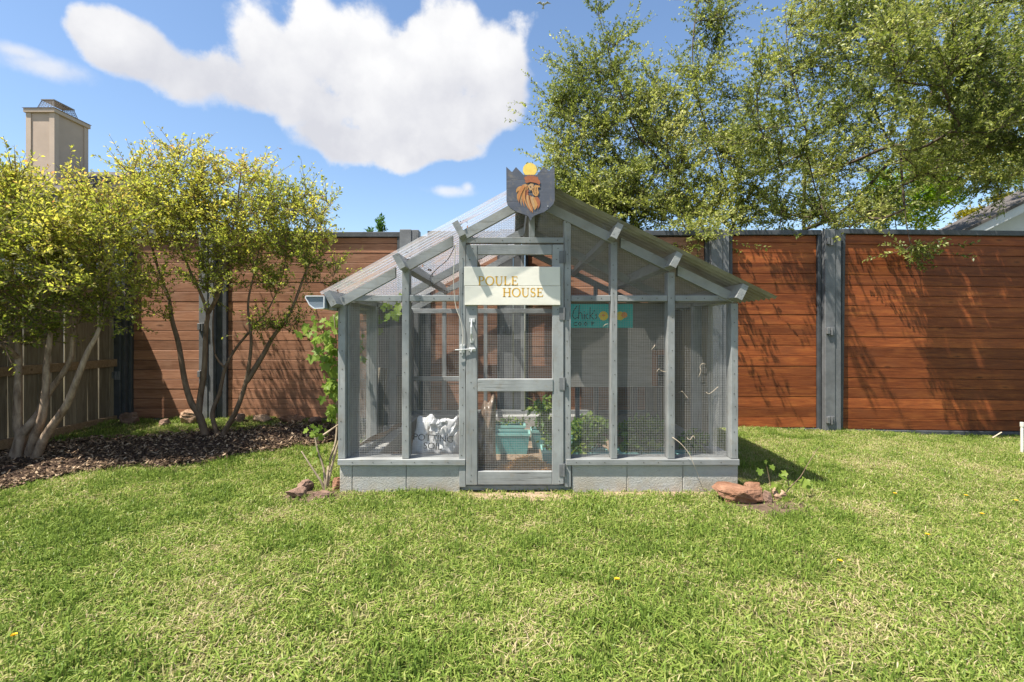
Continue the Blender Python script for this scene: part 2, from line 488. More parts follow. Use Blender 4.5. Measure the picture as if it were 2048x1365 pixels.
# ------------------------------------------------------------------ stained board fence at the back
FY = 6.12                     # face of the boards
fpx = FY / FPX
def bx(px): return (px - 1024) * fpx
def bz(py): return CAMZ - (py - HOR) * fpx
fence = thing('board_fence', 'tall horizontal-board fence in grey steel frames behind the chicken coop', 'fence', (0, FY, 0))
BOARD_CACHE = {}
def board_mesh(L, h, m, key):
    k = (round(L, 3), round(h, 4), key)
    if k not in BOARD_CACHE:
        mb = MB().cbox((-L / 2, -0.011, 0), (L / 2, 0.011, h), 0.0035)
        me = mb.mesh('board'); me.materials.append(m); BOARD_CACHE[k] = me
    return BOARD_CACHE[k]
def fence_panel(px0, px1, pitch, m, key, top_py, bot_py, tilt=0.0, left=.035):
    x0, x1 = bx(px0), bx(px1); z1, z0 = bz(top_py), bz(bot_py)
    mb = MB(); t = 0.035
    zc = (z0 + z1) / 2; xc = (x0 + x1) / 2
    # welded angle frame with a cap on top; extra left width imitates shadow
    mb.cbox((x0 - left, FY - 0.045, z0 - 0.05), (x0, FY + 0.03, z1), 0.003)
    mb.cbox((x1, FY - 0.045, z0 - 0.05), (x1 + t, FY + 0.03, z1), 0.003)
    mb.cbox((x0 - t, FY - 0.052, z0 - 0.052), (x1 + t, FY + 0.033, z0 - 0.008), 0.003)
    mb.cbox((x0 - t, FY - 0.055, z1 + 0.001), (x1 + t, FY + 0.04, z1 + 0.062), 0.004)
    mb.box((x0, FY + 0.020, z0 - 0.008), (x1, FY + 0.028, z1))         # backing sheet behind the joints
    ct, st = math.cos(tilt), math.sin(tilt)
    if tilt: mb.xform(lambda p: Vector((xc + (p.x - xc) * ct + (p.z - zc) * st, p.y, zc - (p.x - xc) * st + (p.z - zc) * ct)))
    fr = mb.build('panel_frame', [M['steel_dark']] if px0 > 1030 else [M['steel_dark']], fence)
    n = int((z1 - z0) / pitch); L = x1 - x0
    for i in range(n + 1):
        h = min(pitch - 0.004, z1 - (z0 + i * pitch) - 0.002)
        if h < 0.02: continue
        o = link('board', board_mesh(L - 0.004, h, m, key), fr)
        zz = z0 + i * pitch
        p = Vector((xc, FY + random.uniform(-0.0025, 0.0025), zz))
        if tilt: p = Vector((xc + (zz - zc) * st, p.y, zc + (zz - zc) * ct))
        o.location = p - wpos(fr)
        o.rotation_euler = (random.uniform(-.006, .006), tilt + random.uniform(-.0008, .0008), 0)
    return fr
def fence_post(px0, px1, base_py, hinges=(), top_py=463, m_='steel'):
    x0, x1 = bx(px0), bx(px1); zb = bz(base_py) - 0.1; zt = bz(top_py)
    mb = MB()
    w = x1 - x0
    mb.cbox((x0, FY - 0.105, zb), (x0 + w * 0.62, FY + 0.05, zt + 0.004), 0.005)
    mb.cbox((x0 + w * 0.62 + 0.003, FY - 0.095, zb), (x1, FY + 0.05, zt), 0.004)
    po = mb.build('post', M[m_], fence)
    for hy in hinges:
        h = MB(); zc = bz(hy); xh = x0 + w * 0.32
        h.cbox((xh - 0.03, FY - 0.118, zc - 0.05), (xh + 0.045, FY - 0.106, zc + 0.05), 0.002)
        h.cbox((xh - 0.055, FY - 0.135, zc - 0.032), (xh - 0.02, FY - 0.106, zc + 0.045), 0.003)
        h.tube([(xh + 0.004, FY - 0.128, zc - 0.045), (xh + 0.004, FY - 0.128, zc + 0.045)], 0.011, 8)
        h.build('hinge', M['steel'], po)
    return po
fence_panel(268, 404, 0.1185, M['fence_brown'], 'a', 476, 836)
fence_panel(457, 796, 0.1185, M['fence_brown'], 'a', 476, 836, left=.12)  # dark stile widened to imitate the shadow strip beside the post
fence_panel(862, 995, 0.120, M['fence_brown'], 'b', 474, 846, left=.125)  # stile widened likewise to stand in for the post's shadow
fence_panel(1056, 1408, 0.122, M['fence_brown'], 'b', 473, 853)
fence_panel(1462, 1632, 0.1255, M['fence_red'], 'c', 472, 855)
fence_panel(1684, 2075, 0.1255, M['fence_red'], 'c', 472, 860, 0.0125)
fence_panel(2130, 2500, 0.1255, M['fence_red'], 'c', 474, 872)
fence_post(240, 262, 840, (622, 750), m_='steel_dark')  # darker steel stands in for the side fence's shade on this post
fence_post(408, 436, 850, (655, 748))
fence_post(803, 840, 850, ())
fence_post(1000, 1042, 850, (660,))
fence_post(1416, 1452, 860, ())
fence_post(1640, 1672, 868, (487, 663, 838))
fence_post(2082, 2120, 880, (500,))

# ------------------------------------------------------------------ weathered picket fence along the side
SFX = -4.80
sf = thing('picket_fence', 'weathered grey picket fence in shade behind the multi-stemmed shrubs', 'fence', (SFX, 4.5, 0))
pk = MB().cbox((-0.009, -0.0705, 0), (0.009, 0.0705, 1.86), 0.003).mesh('picket'); pk.materials.append(M['weather_wood'])
pmesh = []
y = 6.02
while y > 1.9:
    o = link('picket', pk, sf)
    zz = float(gz(SFX, y)) - 0.16 + random.uniform(-.008, .008)
    o.location = Vector((SFX, y, zz)) - wpos(sf)
    o.rotation_euler = (random.uniform(-.006, .006), random.uniform(-.004, .004), 0)
    y -= 0.1455 + (0.006 if random.random() < 0.3 else 0.0)
for zr in (0.12, 0.80, 1.60):
    for k in range(2):
        ya, yb = 6.02 - k * 2.05, 6.02 - (k + 1) * 2.05 + 0.004
        MB().cbox((SFX + 0.011, yb, zr - 0.045), (SFX + 0.05, ya, zr + 0.045), 0.004).build('rail', M['weather_rail'], sf)
for yy in (5.96, 3.97, 1.95):
    MB().cbox((SFX - 0.105, yy - 0.045, -0.2), (SFX - 0.012, yy + 0.045, 1.68), 0.004).build('post', M['weather_wood'], sf)

# ------------------------------------------------------------------ neighbouring houses
b = NB('lap_siding'); v = b.coords('Object', (1, 1, 1)); n = b.noise(v, 3, 4)
M['siding'] = b.pbr(b.ramp(n, [(.3, (0.30, 0.29, 0.27)), (.7, (0.38, 0.365, 0.34))]), 0.7, b.bump(b.noise(v, 40, 2), .2, .004), 0, .2)
M['tan_siding'] = plain('tan_siding', (0.42, 0.33, 0.265), 0.7, 0.08, 2.0)
M['tan_trim'] = plain('tan_trim', (0.45, 0.36, 0.29), 0.7, 0.06, 2.0)
M['shingle'] = plain('asphalt_shingle', (0.09, 0.08, 0.075), 0.9, 0.35, 14.0, 0, 0.5)
M['lead'] = plain('chimney_metal', (0.20, 0.19, 0.18), 0.5, 0.2, 8, 0.4)
M['pale_trim'] = plain('pale_grey_trim', (0.50, 0.53, 0.56), 0.6, 0.06, 3.0)
M['dark'] = plain('dark_opening', (0.02, 0.02, 0.022), 0.6, 0.2, 3.0)

GX = -11.6
h1 = thing('neighbour_house', 'neighbouring house with tan boxed chimney rising above the yellow-green shrubs', 'house', (-15, 15, 0))
mb = MB()
mb.add([(GX, 12.2, 0), (GX, 18, 0), (GX, 18, 4.3), (GX, 15.1, 5.7), (GX, 12.2, 4.3)], [(0, 1, 2, 3, 4)])
mb.box((-22, 12.2, 0), (GX - 0.002, 18, 4.25))
mb.build('wall', M['siding'], h1)
zz = 0.25
while zz < 5.55:                                  # clapboards on the gable end
    t = max(0, (zz - 4.3) / 1.4)
    y0, y1 = 12.2 + 2.9 * t, 18 - 2.9 * t
    if y1 - y0 > 0.3:
        MB().hexa([(GX + .004, y0, zz), (GX + .03, y0, zz), (GX + .03, y1, zz), (GX + .004, y1, zz), (GX + .004, y0, zz + .17), (GX + .008, y0, zz + .17), (GX + .008, y1, zz + .17), (GX + .004, y1, zz + .17)]).build('clapboard', M['siding'], h1)
    zz += 0.178
for s in (-1, 1):
    ye = 15.1 + s * 3.35
    ze = 5.85 - 3.35 * 0.483
    mb = MB()
    mb.hexa([(-22, ye, ze), (GX + .45, ye, ze), (GX + .45, 15.1, 5.85), (-22, 15.1, 5.85), (-22, ye, ze + .12), (GX + .45, ye, ze + .12), (GX + .45, 15.1, 5.97), (-22, 15.1, 5.97)])
    mb.build('roof', M['shingle'], h1)
    mb = MB(); mb.hexa([(GX + .36, ye, ze - .16), (GX + .4, ye, ze - .16), (GX + .4, 15.1, 5.69), (GX + .36, 15.1, 5.69), (GX + .36, ye, ze - .004), (GX + .4, ye, ze - .004), (GX + .4, 15.1, 5.846), (GX + .36, 15.1, 5.846)])
    mb.build('fascia', M['tan_trim'], h1)
cx0, cx1, cy0, cy1, ct = -12.60, -11.9, 13.0, 14.0, 7.0
ch = MB().box((cx0, cy0, 3.5), (cx1, cy1, ct - 0.06)).build('chimney', M['tan_siding'], h1)
w = .11
for (a, c) in (((cx0 - .02, cy0 - .022), (cx0 + w, cy0)), ((cx1 - w, cy0 - .022), (cx1 + .022, cy0)), ((cx1, cy0 + .001), (cx1 + .022, cy0 + w)), ((cx1, cy1 - w), (cx1 + .022, cy1 + .02))):
    MB().box((a[0], a[1], 3.5), (c[0], c[1], ct - 0.06)).build('corner_board', M['tan_trim'], ch)
MB().cbox((cx0 - .06, cy0 - .06, ct - .16), (cx1 + .06, cy1 + .06, ct - .055), .01).build('crown_trim', M['tan_trim'], ch)
MB().hexa([(cx0 - .08, cy0 - .08, ct - .05), (cx1 + .08, cy0 - .08, ct - .05), (cx1 + .08, cy1 + .08, ct - .05), (cx0 - .08, cy1 + .08, ct - .05), (cx0 + .2, cy0 + .2, ct + .02), (cx1 - .2, cy0 + .2, ct + .02), (cx1 - .2, cy1 - .2, ct + .02), (cx0 + .2, cy1 - .2, ct + .02)]).build('cap', M['tan_trim'], ch)
mb = MB()
p = [(cx0 + .12, cy0 + .12), (cx1 - .12, cy0 + .12), (cx1 - .12, cy1 - .12), (cx0 + .12, cy1 - .12)]
q = [(cx0 + .2, cy0 + .2), (cx1 - .2, cy0 + .2), (cx1 - .2, cy1 - .2), (cx0 + .2, cy1 - .2)]
for i in range(4):
    mb.tube([(*p[i], ct - .02), (*q[i], ct + .27)], .012, 4)
    j = (i + 1) % 4
    for k in range(1, 9):
        t = k / 9
        mb.tube([(p[i][0] + (p[j][0] - p[i][0]) * t, p[i][1] + (p[j][1] - p[i][1]) * t, ct), (q[i][0] + (q[j][0] - q[i][0]) * t, q[i][1] + (q[j][1] - q[i][1]) * t, ct + .26)], .004, 3)
    for k in range(1, 6):
        t = k / 6
        a = [p[i][e] + (q[i][e] - p[i][e]) * t for e in (0, 1)]; c = [p[j][e] + (q[j][e] - p[j][e]) * t for e in (0, 1)]
        mb.tube([(*a, ct + .27 * t), (*c, ct + .27 * t)], .004, 3)
mb.box((cx0 + .18, cy0 + .18, ct + .26), (cx1 - .18, cy1 - .18, ct + .285))
mb.build('spark_screen', M['lead'], ch)

h2 = thing('gabled_house', 'pale grey gable of a neighbouring house peeking over the red-brown fence', 'house', (16, 14, 0))
xe, ze, sl, RX = 10.75, 3.46, 0.49, 15.6
zr = ze + (RX - xe) * sl
mb = MB(); mb.add([(11.5, 12.7, 0), (19.7, 12.7, 0), (19.7, 12.7, ze + .25), (RX, 12.7, zr - .12), (11.5, 12.7, ze + .25)], [(0, 1, 2, 3, 4)])
mb.box((11.5, 12.702, 0), (19.7, 13.4, ze)); mb.build('wall', M['pale_trim'], h2)
for s in (-1, 1):
    xa = RX + s * (RX - xe)
    mb = MB(); mb.hexa([(xa, 12.0, ze + .02), (RX, 12.0, zr + .02), (RX, 13.4, zr + .02), (xa, 13.4, ze + .02), (xa, 12.0, ze + .09), (RX, 12.0, zr + .09), (RX, 13.4, zr + .09), (xa, 13.4, ze + .09)])
    mb.build('roof', M['shingle'], h2)
    mb = MB(); mb.hexa([(xa, 12.04, ze - .2), (RX, 12.04, zr - .2), (RX, 12.09, zr - .2), (xa, 12.09, ze - .2), (xa, 12.04, ze + .017), (RX, 12.04, zr + .017), (RX, 12.09, zr + .017), (xa, 12.09, ze + .017)])
    mb.build('fascia', M['pale_trim'], h2)
    mb = MB(); mb.hexa([(xa, 12.092, ze - .02), (RX, 12.092, zr - .02), (RX, 12.69, zr - .02), (xa, 12.69, ze - .02), (xa, 12.092, ze + .016), (RX, 12.092, zr + .016), (RX, 12.69, zr + .016), (xa, 12.69, ze + .016)])
    mb.build('soffit', M['pale_trim'], h2)
wn_ = MB().box((12.0, 12.66, 2.2), (13.2, 12.698, 3.62)).build('window', M['dark'], h2)
MB().cbox((11.92, 12.64, 2.1), (12.0, 12.698, 3.62), .004).build('window_trim', M['pale_trim'], wn_)

# ------------------------------------------------------------------ the chicken coop
CY = 3.663                    # face of the front posts
CB = 5.95                     # back wall
def fx(px): return (px - 1024) / 273.0
def fz(py): return CAMZ + (HOR - py) / 273.0
coop = thing('chicken_coop', 'grey timber-framed chicken coop with wire mesh walls and corrugated gable roof', 'chicken coop', (fx(1078), 4.8, 0))
b = NB('painted_block'); v = b.coords('Object', (1, 1, 1)); n = b.noise(v, 4, 5, .6); n2 = b.noise(v, 90, 4, .7)
c = b.ramp(n, [(.3, tuple(q * .92 for q in (0.34, 0.345, 0.335))), (.7, (0.42, 0.42, 0.40))])
sp = b.node('ShaderNodeSeparateXYZ'); tc = b.node('ShaderNodeTexCoord'); b.l.new(tc.outputs['Object'], sp.inputs[0])
st = b.math('MULTIPLY', b.maprange(sp.outputs['Z'], 0.30, 0.10), b.maprange(b.noise(v, 7, 6, .7), .38, .62))
c = b.mix(b.math('MULTIPLY', st, .8), c, (0.34, 0.27, 0.18))
c = b.mix(b.math('MULTIPLY', b.maprange(b.noise(v, 22, 6, .75), .55, .7), .35), c, (0.16, 0.15, 0.13))
M['block'] = b.pbr(c, 0.85, b.bump(n2, .9, .008), 0, .2)

# foundation of concrete blocks
BH = fz(931)
def blocks(pxs, Y):
    for i in range(len(pxs) - 1):
        MB().cbox((fx(pxs[i]) + .001, Y, -.12), (fx(pxs[i + 1]) - .001, Y + .19, BH), .005).build('block', M['block'], coop)
blocks([678, 703.5, 812, 920], CY + .012)
blocks([1143.5, 1255, 1367, 1478], CY + .012)
XL, XR = fx(678), fx(1478)
y = CY + .204
while y < CB - .05:
    for x in (XL, XR - .19):
        MB().cbox((x, y, -.12), (x + .19, min(y + .404, CB), BH), .005).build('block', M['block'], coop)
    y += .406
x = XL + .192
while x < XR - .25:
    MB().cbox((x, CB - .19, -.12), (min(x + .404, XR - .194), CB, BH), .005).build('block', M['block'], coop)
    x += .406
M['dirt_floor'] = plain('coop_floor_dirt', (0.22, 0.16, 0.11), 0.95, 0.35, 12, 0, .6, .1)
MB().box((XL + .19, CY + .2, -.05), (XR - .19, CB - .19, 0.06)).build('floor', M['dirt_floor'], coop)
M['ledge_dirt'] = plain('dusty_ledge', (0.36, 0.28, 0.21), 0.95, 0.25, 20, 0, .5, .1)

def vpost(px0, px1, top, bot, Y0=CY, d=.09, name='post', par=coop, m='grey_z'):
    return MB().cbox((fx(px0), Y0, fz(bot)), (fx(px1), Y0 + d, fz(top)), .003).build(name, M[m], par)
def hrail(px0, px1, top, bot, Y0=CY, d=.04, name='rail', par=coop, m='grey_x'):
    return MB().cbox((fx(px0), Y0, fz(bot)), (fx(px1), Y0 + d, fz(top)), .003).build(name, M[m], par)

RDX, SLL, SLR = fx(1061), 0.546, 0.489     # ridge and pitches
RZ = 2.262
def roof_z(x): return RZ - (SLL * (RDX - x) if x < RDX else SLR * (x - RDX))
def post_top(px): return HOR - (roof_z(fx(px)) - .075 - CAMZ) * 273
# front posts
vpost(676, 690.5, 603, 918)
vpost(804, 818, 533, 918); vpost(918, 931.5, 463, 975)
vpost(1128.5, 1142, 430, 975); vpost(1222, 1235, 484, 918); vpost(1336, 1350, 545, 918); vpost(1462.5, 1476.5, 607, 918)
vpost(1058, 1070, 400, 475, CY + .004, .05)
# sills, plates, header
hrail(676, 931, 918.6, 930.6, CY - .012, .16, 'sill'); hrail(1132.5, 1478, 918.6, 930.6, CY - .012, .16, 'sill')
for a, c in ((691, 803.5), (818.5, 917.5), (1142.5, 1221.5), (1235.5, 1335.5), (1350.5, 1466)):
    hrail(a, c, 591, 603, CY + .003, .04, 'plate')
hrail(924, 1128, 475, 486.5, CY + .002, .05, 'header')
hrail(921, 1143, 974, 984, CY + .03, .1, 'threshold')
vpost(921, 930, 932, 974, CY + .012, .05, 'jamb_foot'); vpost(1131, 1142.5, 932, 974, CY + .012, .05, 'jamb_foot')
# dusty ledge behind the sill
for a, c in ((692, 916), (1144, 1460)):
    MB().cbox((fx(a), CY + .10, BH - .004), (fx(c), CY + .2, BH + .022), .006).build('ledge', M['ledge_dirt'], coop)
# front rafters (top 65 mm below the sheet)
def rafter(x0, x1, Y0, d=.04, name='rafter', drop=.07, h=.075):
    z0, z1 = roof_z(x0) - drop, roof_z(x1) - drop
    MB().hexa([(x0, Y0, z0 - h), (x1, Y0, z1 - h), (x1, Y0 + d, z1 - h), (x0, Y0 + d, z0 - h), (x0, Y0, z0), (x1, Y0, z1), (x1, Y0 + d, z1), (x0, Y0 + d, z0)]).build(name, M['grey_x'], coop)
PUR_L = [fx(667), fx(799), fx(914)]; PUR_R = [fx(1233), fx(1347), fx(1474)]
segs = [fx(672)] + PUR_L[1:] + [RDX]
for i in range(3): rafter(segs[i] + .03, segs[i + 1] - .03 if i < 2 else RDX - .002, CY - .006)
segs = [RDX + .002] + PUR_R
for i in range(3): rafter(segs[i] + (.03 if i else 0), segs[i + 1] - .03, CY - .006)
for Yr in (4.80, CB - .045):
    rafter(XL, RDX - .002, Yr); rafter(RDX + .002, XR, Yr)
# purlins running front to back under the sheets, set square to the slope
def purlin(x, sl):
    nrm = Vector((sl, 0, 1)).normalized() if x > RDX else Vector((-sl, 0, 1)).normalized()
    zt = roof_z(x) - .012
    c = Vector((x, 0, zt)) - nrm * .055
    mb = MB().beam(c + Vector((0, CY - .14, 0)), c + Vector((0, CB + .02, 0)), .046, .11, nrm)
    mb.build('purlin', M['grey_y'], coop)
for x in PUR_L: purlin(x, SLL)
for x in PUR_R: purlin(x, SLR)
MB().cbox((RDX - .02, CY - .1, RZ - .16), (RDX + .02, CB + .02, RZ - .03), .003).build('ridge_board', M['grey_y'], coop)
# corrugated sheets
def sheet(x_eave, sl, y0, y1, name, m, phase=0.0):
    mb = MB(); nW = int((y1 - y0) / .0065); vs = []; L = abs(x_eave - RDX)
    for i in range(nW + 1):
        yy = y0 + (y1 - y0) * i / nW
        dz = .008 * math.sin(2 * math.pi * yy / .076 + phase)
        for t in (0, .25, .5, .75, 1):
            xx = RDX + (x_eave - RDX) * t
            sag = -.006 * math.sin(math.pi * 3 * t) * 0.4
            vs.append((xx, yy, RZ - sl * L * t + dz + sag))
    f = [(i * 5 + k, i * 5 + k + 1, (i + 1) * 5 + k + 1, (i + 1) * 5 + k) for i in range(nW) for k in range(4)]
    mb.add(vs, f)
    return mb.build(name, m, coop, smooth=True)
b = NB('clear_corrugated_sheet'); v = b.coords('Object', (1, 1, 1), rand=False)
tr = b.node('ShaderNodeBsdfTransparent'); tr.inputs[0].default_value = (0.93, 0.95, 0.97, 1)
tl = b.node('ShaderNodeBsdfTranslucent'); df = b.node('ShaderNodeBsdfDiffuse'); gl = b.node('ShaderNodeBsdfGlossy'); gl.inputs['Roughness'].default_value = .22
sv = b.coords('Object', (1.3, 9, 1.3), rand=False)
stn = b.maprange(b.noise(sv, 1.6, 6, .65), .5, .66)
bl = b.noise(v, 2.5, 4, .6)
colr = b.mix(b.math('MULTIPLY', stn, .85), (0.82, 0.84, 0.88), (0.36, 0.22, 0.13))
for q in (tl, df): b.l.new(colr, q.inputs[0])
ms = b.node('ShaderNodeMixShader'); ms.inputs[0].default_value = .5; b.l.new(tl.outputs[0], ms.inputs[1]); b.l.new(df.outputs[0], ms.inputs[2])
m2 = b.node('ShaderNodeMixShader'); b.put(m2.inputs[0], b.math('ADD', b.math('MULTIPLY', stn, .4), .24)); b.l.new(tr.outputs[0], m2.inputs[1]); b.l.new(ms.outputs[0], m2.inputs[2])
fr = b.node('ShaderNodeFresnel'); fr.inputs[0].default_value = 1.3
m3 = b.node('ShaderNodeMixShader'); b.l.new(fr.outputs[0], m3.inputs[0]); b.l.new(m2.outputs[0], m3.inputs[1]); b.l.new(gl.outputs[0], m3.inputs[2])
b.l.new(m3.outputs[0], b.out.inputs['Surface']); M['clear_sheet'] = b.m
b = NB('dirty_corrugated_sheet'); v = b.coords('Object', (1, 1, 1), rand=False)
tr = b.node('ShaderNodeBsdfTransparent'); tl = b.node('ShaderNodeBsdfTranslucent'); df = b.node('ShaderNodeBsdfDiffuse')
colr = b.ramp(b.noise(v, 6, 5, .65), [(.3, (0.15, 0.15, 0.12)), (.7, (0.25, 0.26, 0.21))])
for q in (tl, df): b.l.new(colr, q.inputs[0])
ms = b.node('ShaderNodeMixShader'); ms.inputs[0].default_value = .95; b.l.new(tl.outputs[0], ms.inputs[1]); b.l.new(df.outputs[0], ms.inputs[2])
m2 = b.node('ShaderNodeMixShader'); m2.inputs[0].default_value = .965; b.l.new(tr.outputs[0], m2.inputs[1]); b.l.new(ms.outputs[0], m2.inputs[2])
b.l.new(m2.outputs[0], b.out.inputs['Surface']); M['dirty_sheet'] = b.m
so = sheet(fx(655), SLL, CY - .16, CB + .08, 'roof_sheet', M['clear_sheet']); so['label'] = 'clear corrugated plastic roof sheet with brown leaf stains'
so = sheet(fx(1532), SLR, CY - .16, CB + .08, 'roof_sheet', M['dirty_sheet'], 1.0); so['label'] = 'dull grey-green corrugated roof sheet'
MB().prism([(RDX - .11, RZ - .052), (RDX, RZ + .014), (RDX + .11, RZ - .047), (RDX + .11, RZ - .04), (RDX, RZ + .024), (RDX - .11, RZ - .045)], CY - .165, CB + .085).build('ridge_cap', M['dirty_sheet'], coop)
# dead leaves lodged on the purlins under the clear sheet
mb = MB()
for k in range(260):
    i = random.choice([1, 1, 2, 2, 0]); x = PUR_L[i] + random.uniform(-.01, .07); yy = random.uniform(CY - .1, CB - .1)
    c = Vector((x, yy, roof_z(x) - .018)); s = random.uniform(.008, .022)
    u = Vector((random.uniform(-1, 1), random.uniform(-1, 1), random.uniform(-.5, .5))).normalized(); w = u.cross(Vector((0, 0, 1))).normalized()
    mb.add([c - u * s, c + w * s * .4 - Vector((0, 0, .004)), c + u * s, c - w * s * .4], [(0, 1, 2, 3)])
M['dead_leaf'] = plain('dead_leaves', (0.20, 0.085, 0.035), .85, .4, 30)
o = mb.build('leaf_litter', M['dead_leaf'], coop); o['kind'] = 'stuff'

# gutter on the low eave of the clear sheet
gx0 = -1.312; gzt = fz(599)
prof = [(0, .012), (-.012, .012), (-.128, .012), (-.128, -.004), (-.115, -.022), (-.10, -.05), (-.082, -.066), (-.066, -.075), (-.004, -.075), (0, -.07)]
inn = [(-.004, .012), (-.004, -.068), (-.066, -.071), (-.080, -.062), (-.097, -.047), (-.112, -.02), (-.124, -.003), (-.124, .012)]
gut = MB()
ring = prof[1:] + [prof[0]]
outer = [(0, .012), (0, -.072), (-.066, -.075), (-.083, -.066), (-.101, -.05), (-.116, -.022), (-.128, -.004), (-.128, .012)]
vs = []; f = []
for yy in (CY - .17, CB + .08):
    for (ax, az) in outer: vs.append((gx0 + ax, yy, gzt + az))
    for (ax, az) in inn: vs.append((gx0 + ax, yy, gzt + az))
for i in range(7):
    f += [(i, i + 1, 17 + i, 16 + i), (8 + i + 1, 8 + i, 24 + i, 25 + i), (i + 1, i, 8 + i, 8 + i + 1), (16 + i, 17 + i, 25 + i, 24 + i)]
gut.add(vs, f)
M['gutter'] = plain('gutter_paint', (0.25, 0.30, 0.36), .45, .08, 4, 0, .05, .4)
M['gutter_in'] = plain('gutter_end_shade', (0.15, 0.185, 0.225), .5, .1, 4, 0, .05, .3)  # cap colour darkened to stand in for the shade inside the gutter
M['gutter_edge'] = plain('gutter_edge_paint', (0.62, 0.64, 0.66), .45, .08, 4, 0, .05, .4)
gu = gut.build('gutter', M['gutter'], coop)
cap = MB()
pl = [(gx0 + a, gzt + c_) for a, c_ in outer]
cap.prism(pl, CY - .166, CY - .160)
cap.build('end_cap', M['gutter_in'], gu)
lip = MB()
for i in range(7): lip.beam((pl[i][0], CY - .172, pl[i][1]), (pl[i + 1][0], CY - .172, pl[i + 1][1]), .006, .008, (0, 1, 0))
lip.beam((pl[0][0], CY - .172, pl[0][1]), (pl[-1][0], CY - .172, pl[-1][1]), .006, .008, (0, 1, 0))
lip.build('rim', M['gutter_edge'], gu)
MB().cbox((gx0 + .004, CY - .1, fz(622)), (gx0 + .03, CB, fz(592)), .003).build('eave_board', M['grey_y'], coop)

M['shaded_grey_z'] = painted_wood('shaded_grey_board', (0.115, 0.125, 0.13), 'Z')  # grey paint darkened to stand in for the shade inside the coop
# side and back walls
for x in (XL, XR - .09):
    for yy in (4.35, 5.08, CB - .09):
        MB().cbox((x, yy, BH), (x + .09, yy + .05, fz(596)), .003).build('post', M['grey_z'], coop)
    MB().cbox((x, CY + .1, fz(605)), (x + .09, CB, fz(592)), .003).build('plate', M['grey_y'], coop)
    MB().cbox((x - .004, CY + .15, BH + .001), (x + .1, CB, BH + .044), .003).build('sill', M['grey_y'], coop)
MB().cbox((fx(690.8), CY + .04, BH + .045), (fx(695), CY + .3, fz(604)), .003).build('corner_board', M['grey_z'], coop)
MB().cbox((XL, CB - .045, BH), (XR, CB - .001, BH + .044), .003).build('sill', M['grey_x'], coop)
def by(px): return (px - 1024) * CB / FPX
for px in (824, 889, 971, 1045, 1120, 1190, 1262):
    MB().cbox((by(px) - .02, CB - .05, BH + .045), (by(px) + .025, CB - .01, roof_z(by(px)) - .1), .003).build('post', M['grey_z'], coop)
for py, e in ((623, 1300), (757, 922)):
    zc = CAMZ - (py - HOR) * CB / FPX
    MB().cbox((XL + .05, CB - .058, zc - .028), (by(e), CB - .018, zc + .028), .003).build('rail', M['grey_x'], coop)
# boarded far side (keeps the nest box dry)
yy = 4.15; k = 0
while yy < CB - .08:
    MB().cbox((XR - .012, yy, BH + .03), (XR + .004, yy + .235, fz(600)), .003).build('wall_board', M['weather_wood'], coop)
    yy += .24
# wire mesh
def wire_panel(corners, name='wire_mesh', par=coop, pitch=.0127, w=.00105, bow=.006, seg=6, edge=None):
    """hardware cloth between p00 p10 p11 p01; edge(u) may lower the top for gables"""
    p00, p10, p11, p01 = [Vector(c) for c in corners]
    U = (p10 - p00); V = (p01 - p00); lu, lv = U.length, max(V.length, (p11 - p10).length)
    nrm = U.cross(V).normalized(); ph = random.uniform(0, 6)
    def pt(u, v):
        a = p00.lerp(p10, u); c = p01.lerp(p11, u)
        q = a.lerp(c, v)
        return q + nrm * bow * (math.sin(2.3 * u * lu * 4 + ph) * math.sin(1.7 * v * lv * 3 + ph * 2) )
    mb = MB(); r = w / 2
    def wire(pa):
        d = (pa[-1] - pa[0]).normalized(); s = d.cross(nrm).normalized()
        vs = []
        for q in pa: vs += [q - s * r - nrm * r, q + s * r - nrm * r, q + s * r + nrm * r, q - s * r + nrm * r]
        f = []
        for i in range(len(pa) - 1):
            for j in range(4): f.append((i * 4 + j, i * 4 + (j + 1) % 4, i * 4 + 4 + (j + 1) % 4, i * 4 + 4 + j))
        mb.add(vs, f)
    nu, nv = int(lu / pitch), int(lv / pitch)
    for i in range(nu + 1):
        u = i / max(nu, 1)
        wire([pt(u, k / seg) for k in range(seg + 1)])
    for j in range(nv + 1):
        v_ = j / max(nv, 1)
        wire([pt(k / seg, v_) for k in range(seg + 1)])
    return mb.build(name, M['wire'], par)
def clipped_mesh(px0, px1, base_py, top_fn, Y, name='wire_mesh'):
    """mesh under a sloping rafter: square grid clipped by the slope"""
    mb = MB(); x0, x1 = fx(px0), fx(px1); z0 = fz(base_py); r = .0005; pitch = .0127
    def bar(a, c):
        mb.box((min(a[0], c[0]) - r, Y - r, min(a[1], c[1]) - r), (max(a[0], c[0]) + r, Y + r, max(a[1], c[1]) + r))
    x = x0
    while x < x1:
        zt = top_fn(x)
        if zt > z0 + .01: bar((x, z0), (x, zt))
        x += pitch
    z = z0
    N = 160
    while z < RZ:
        on = [x0 + (x1 - x0) * i / N for i in range(N + 1) if top_fn(x0 + (x1 - x0) * i / N) >= z]
        if len(on) > 2: bar((on[0], z), (on[-1], z))
        z += pitch
    return mb.build(name, M['wire'], coop)
YM = CY + .052
for a, c in ((690, 806), (816, 920), (1140, 1224), (1233, 1338), (1348, 1464)):
    wire_panel([(fx(a), YM, fz(921)), (fx(c), YM, fz(921)), (fx(c), YM, fz(598)), (fx(a), YM, fz(598))])
tf = lambda x: roof_z(x) - .12
for a, c, bpy_ in ((690, 806, 599), (816, 920, 599), (930, 1058, 480), (1070, 1130, 480), (1140, 1224, 599), (1233, 1338, 599), (1348, 1464, 599)):
    clipped_mesh(a, c, bpy_, tf, YM)
zt_, zb_ = fz(600), BH + .03
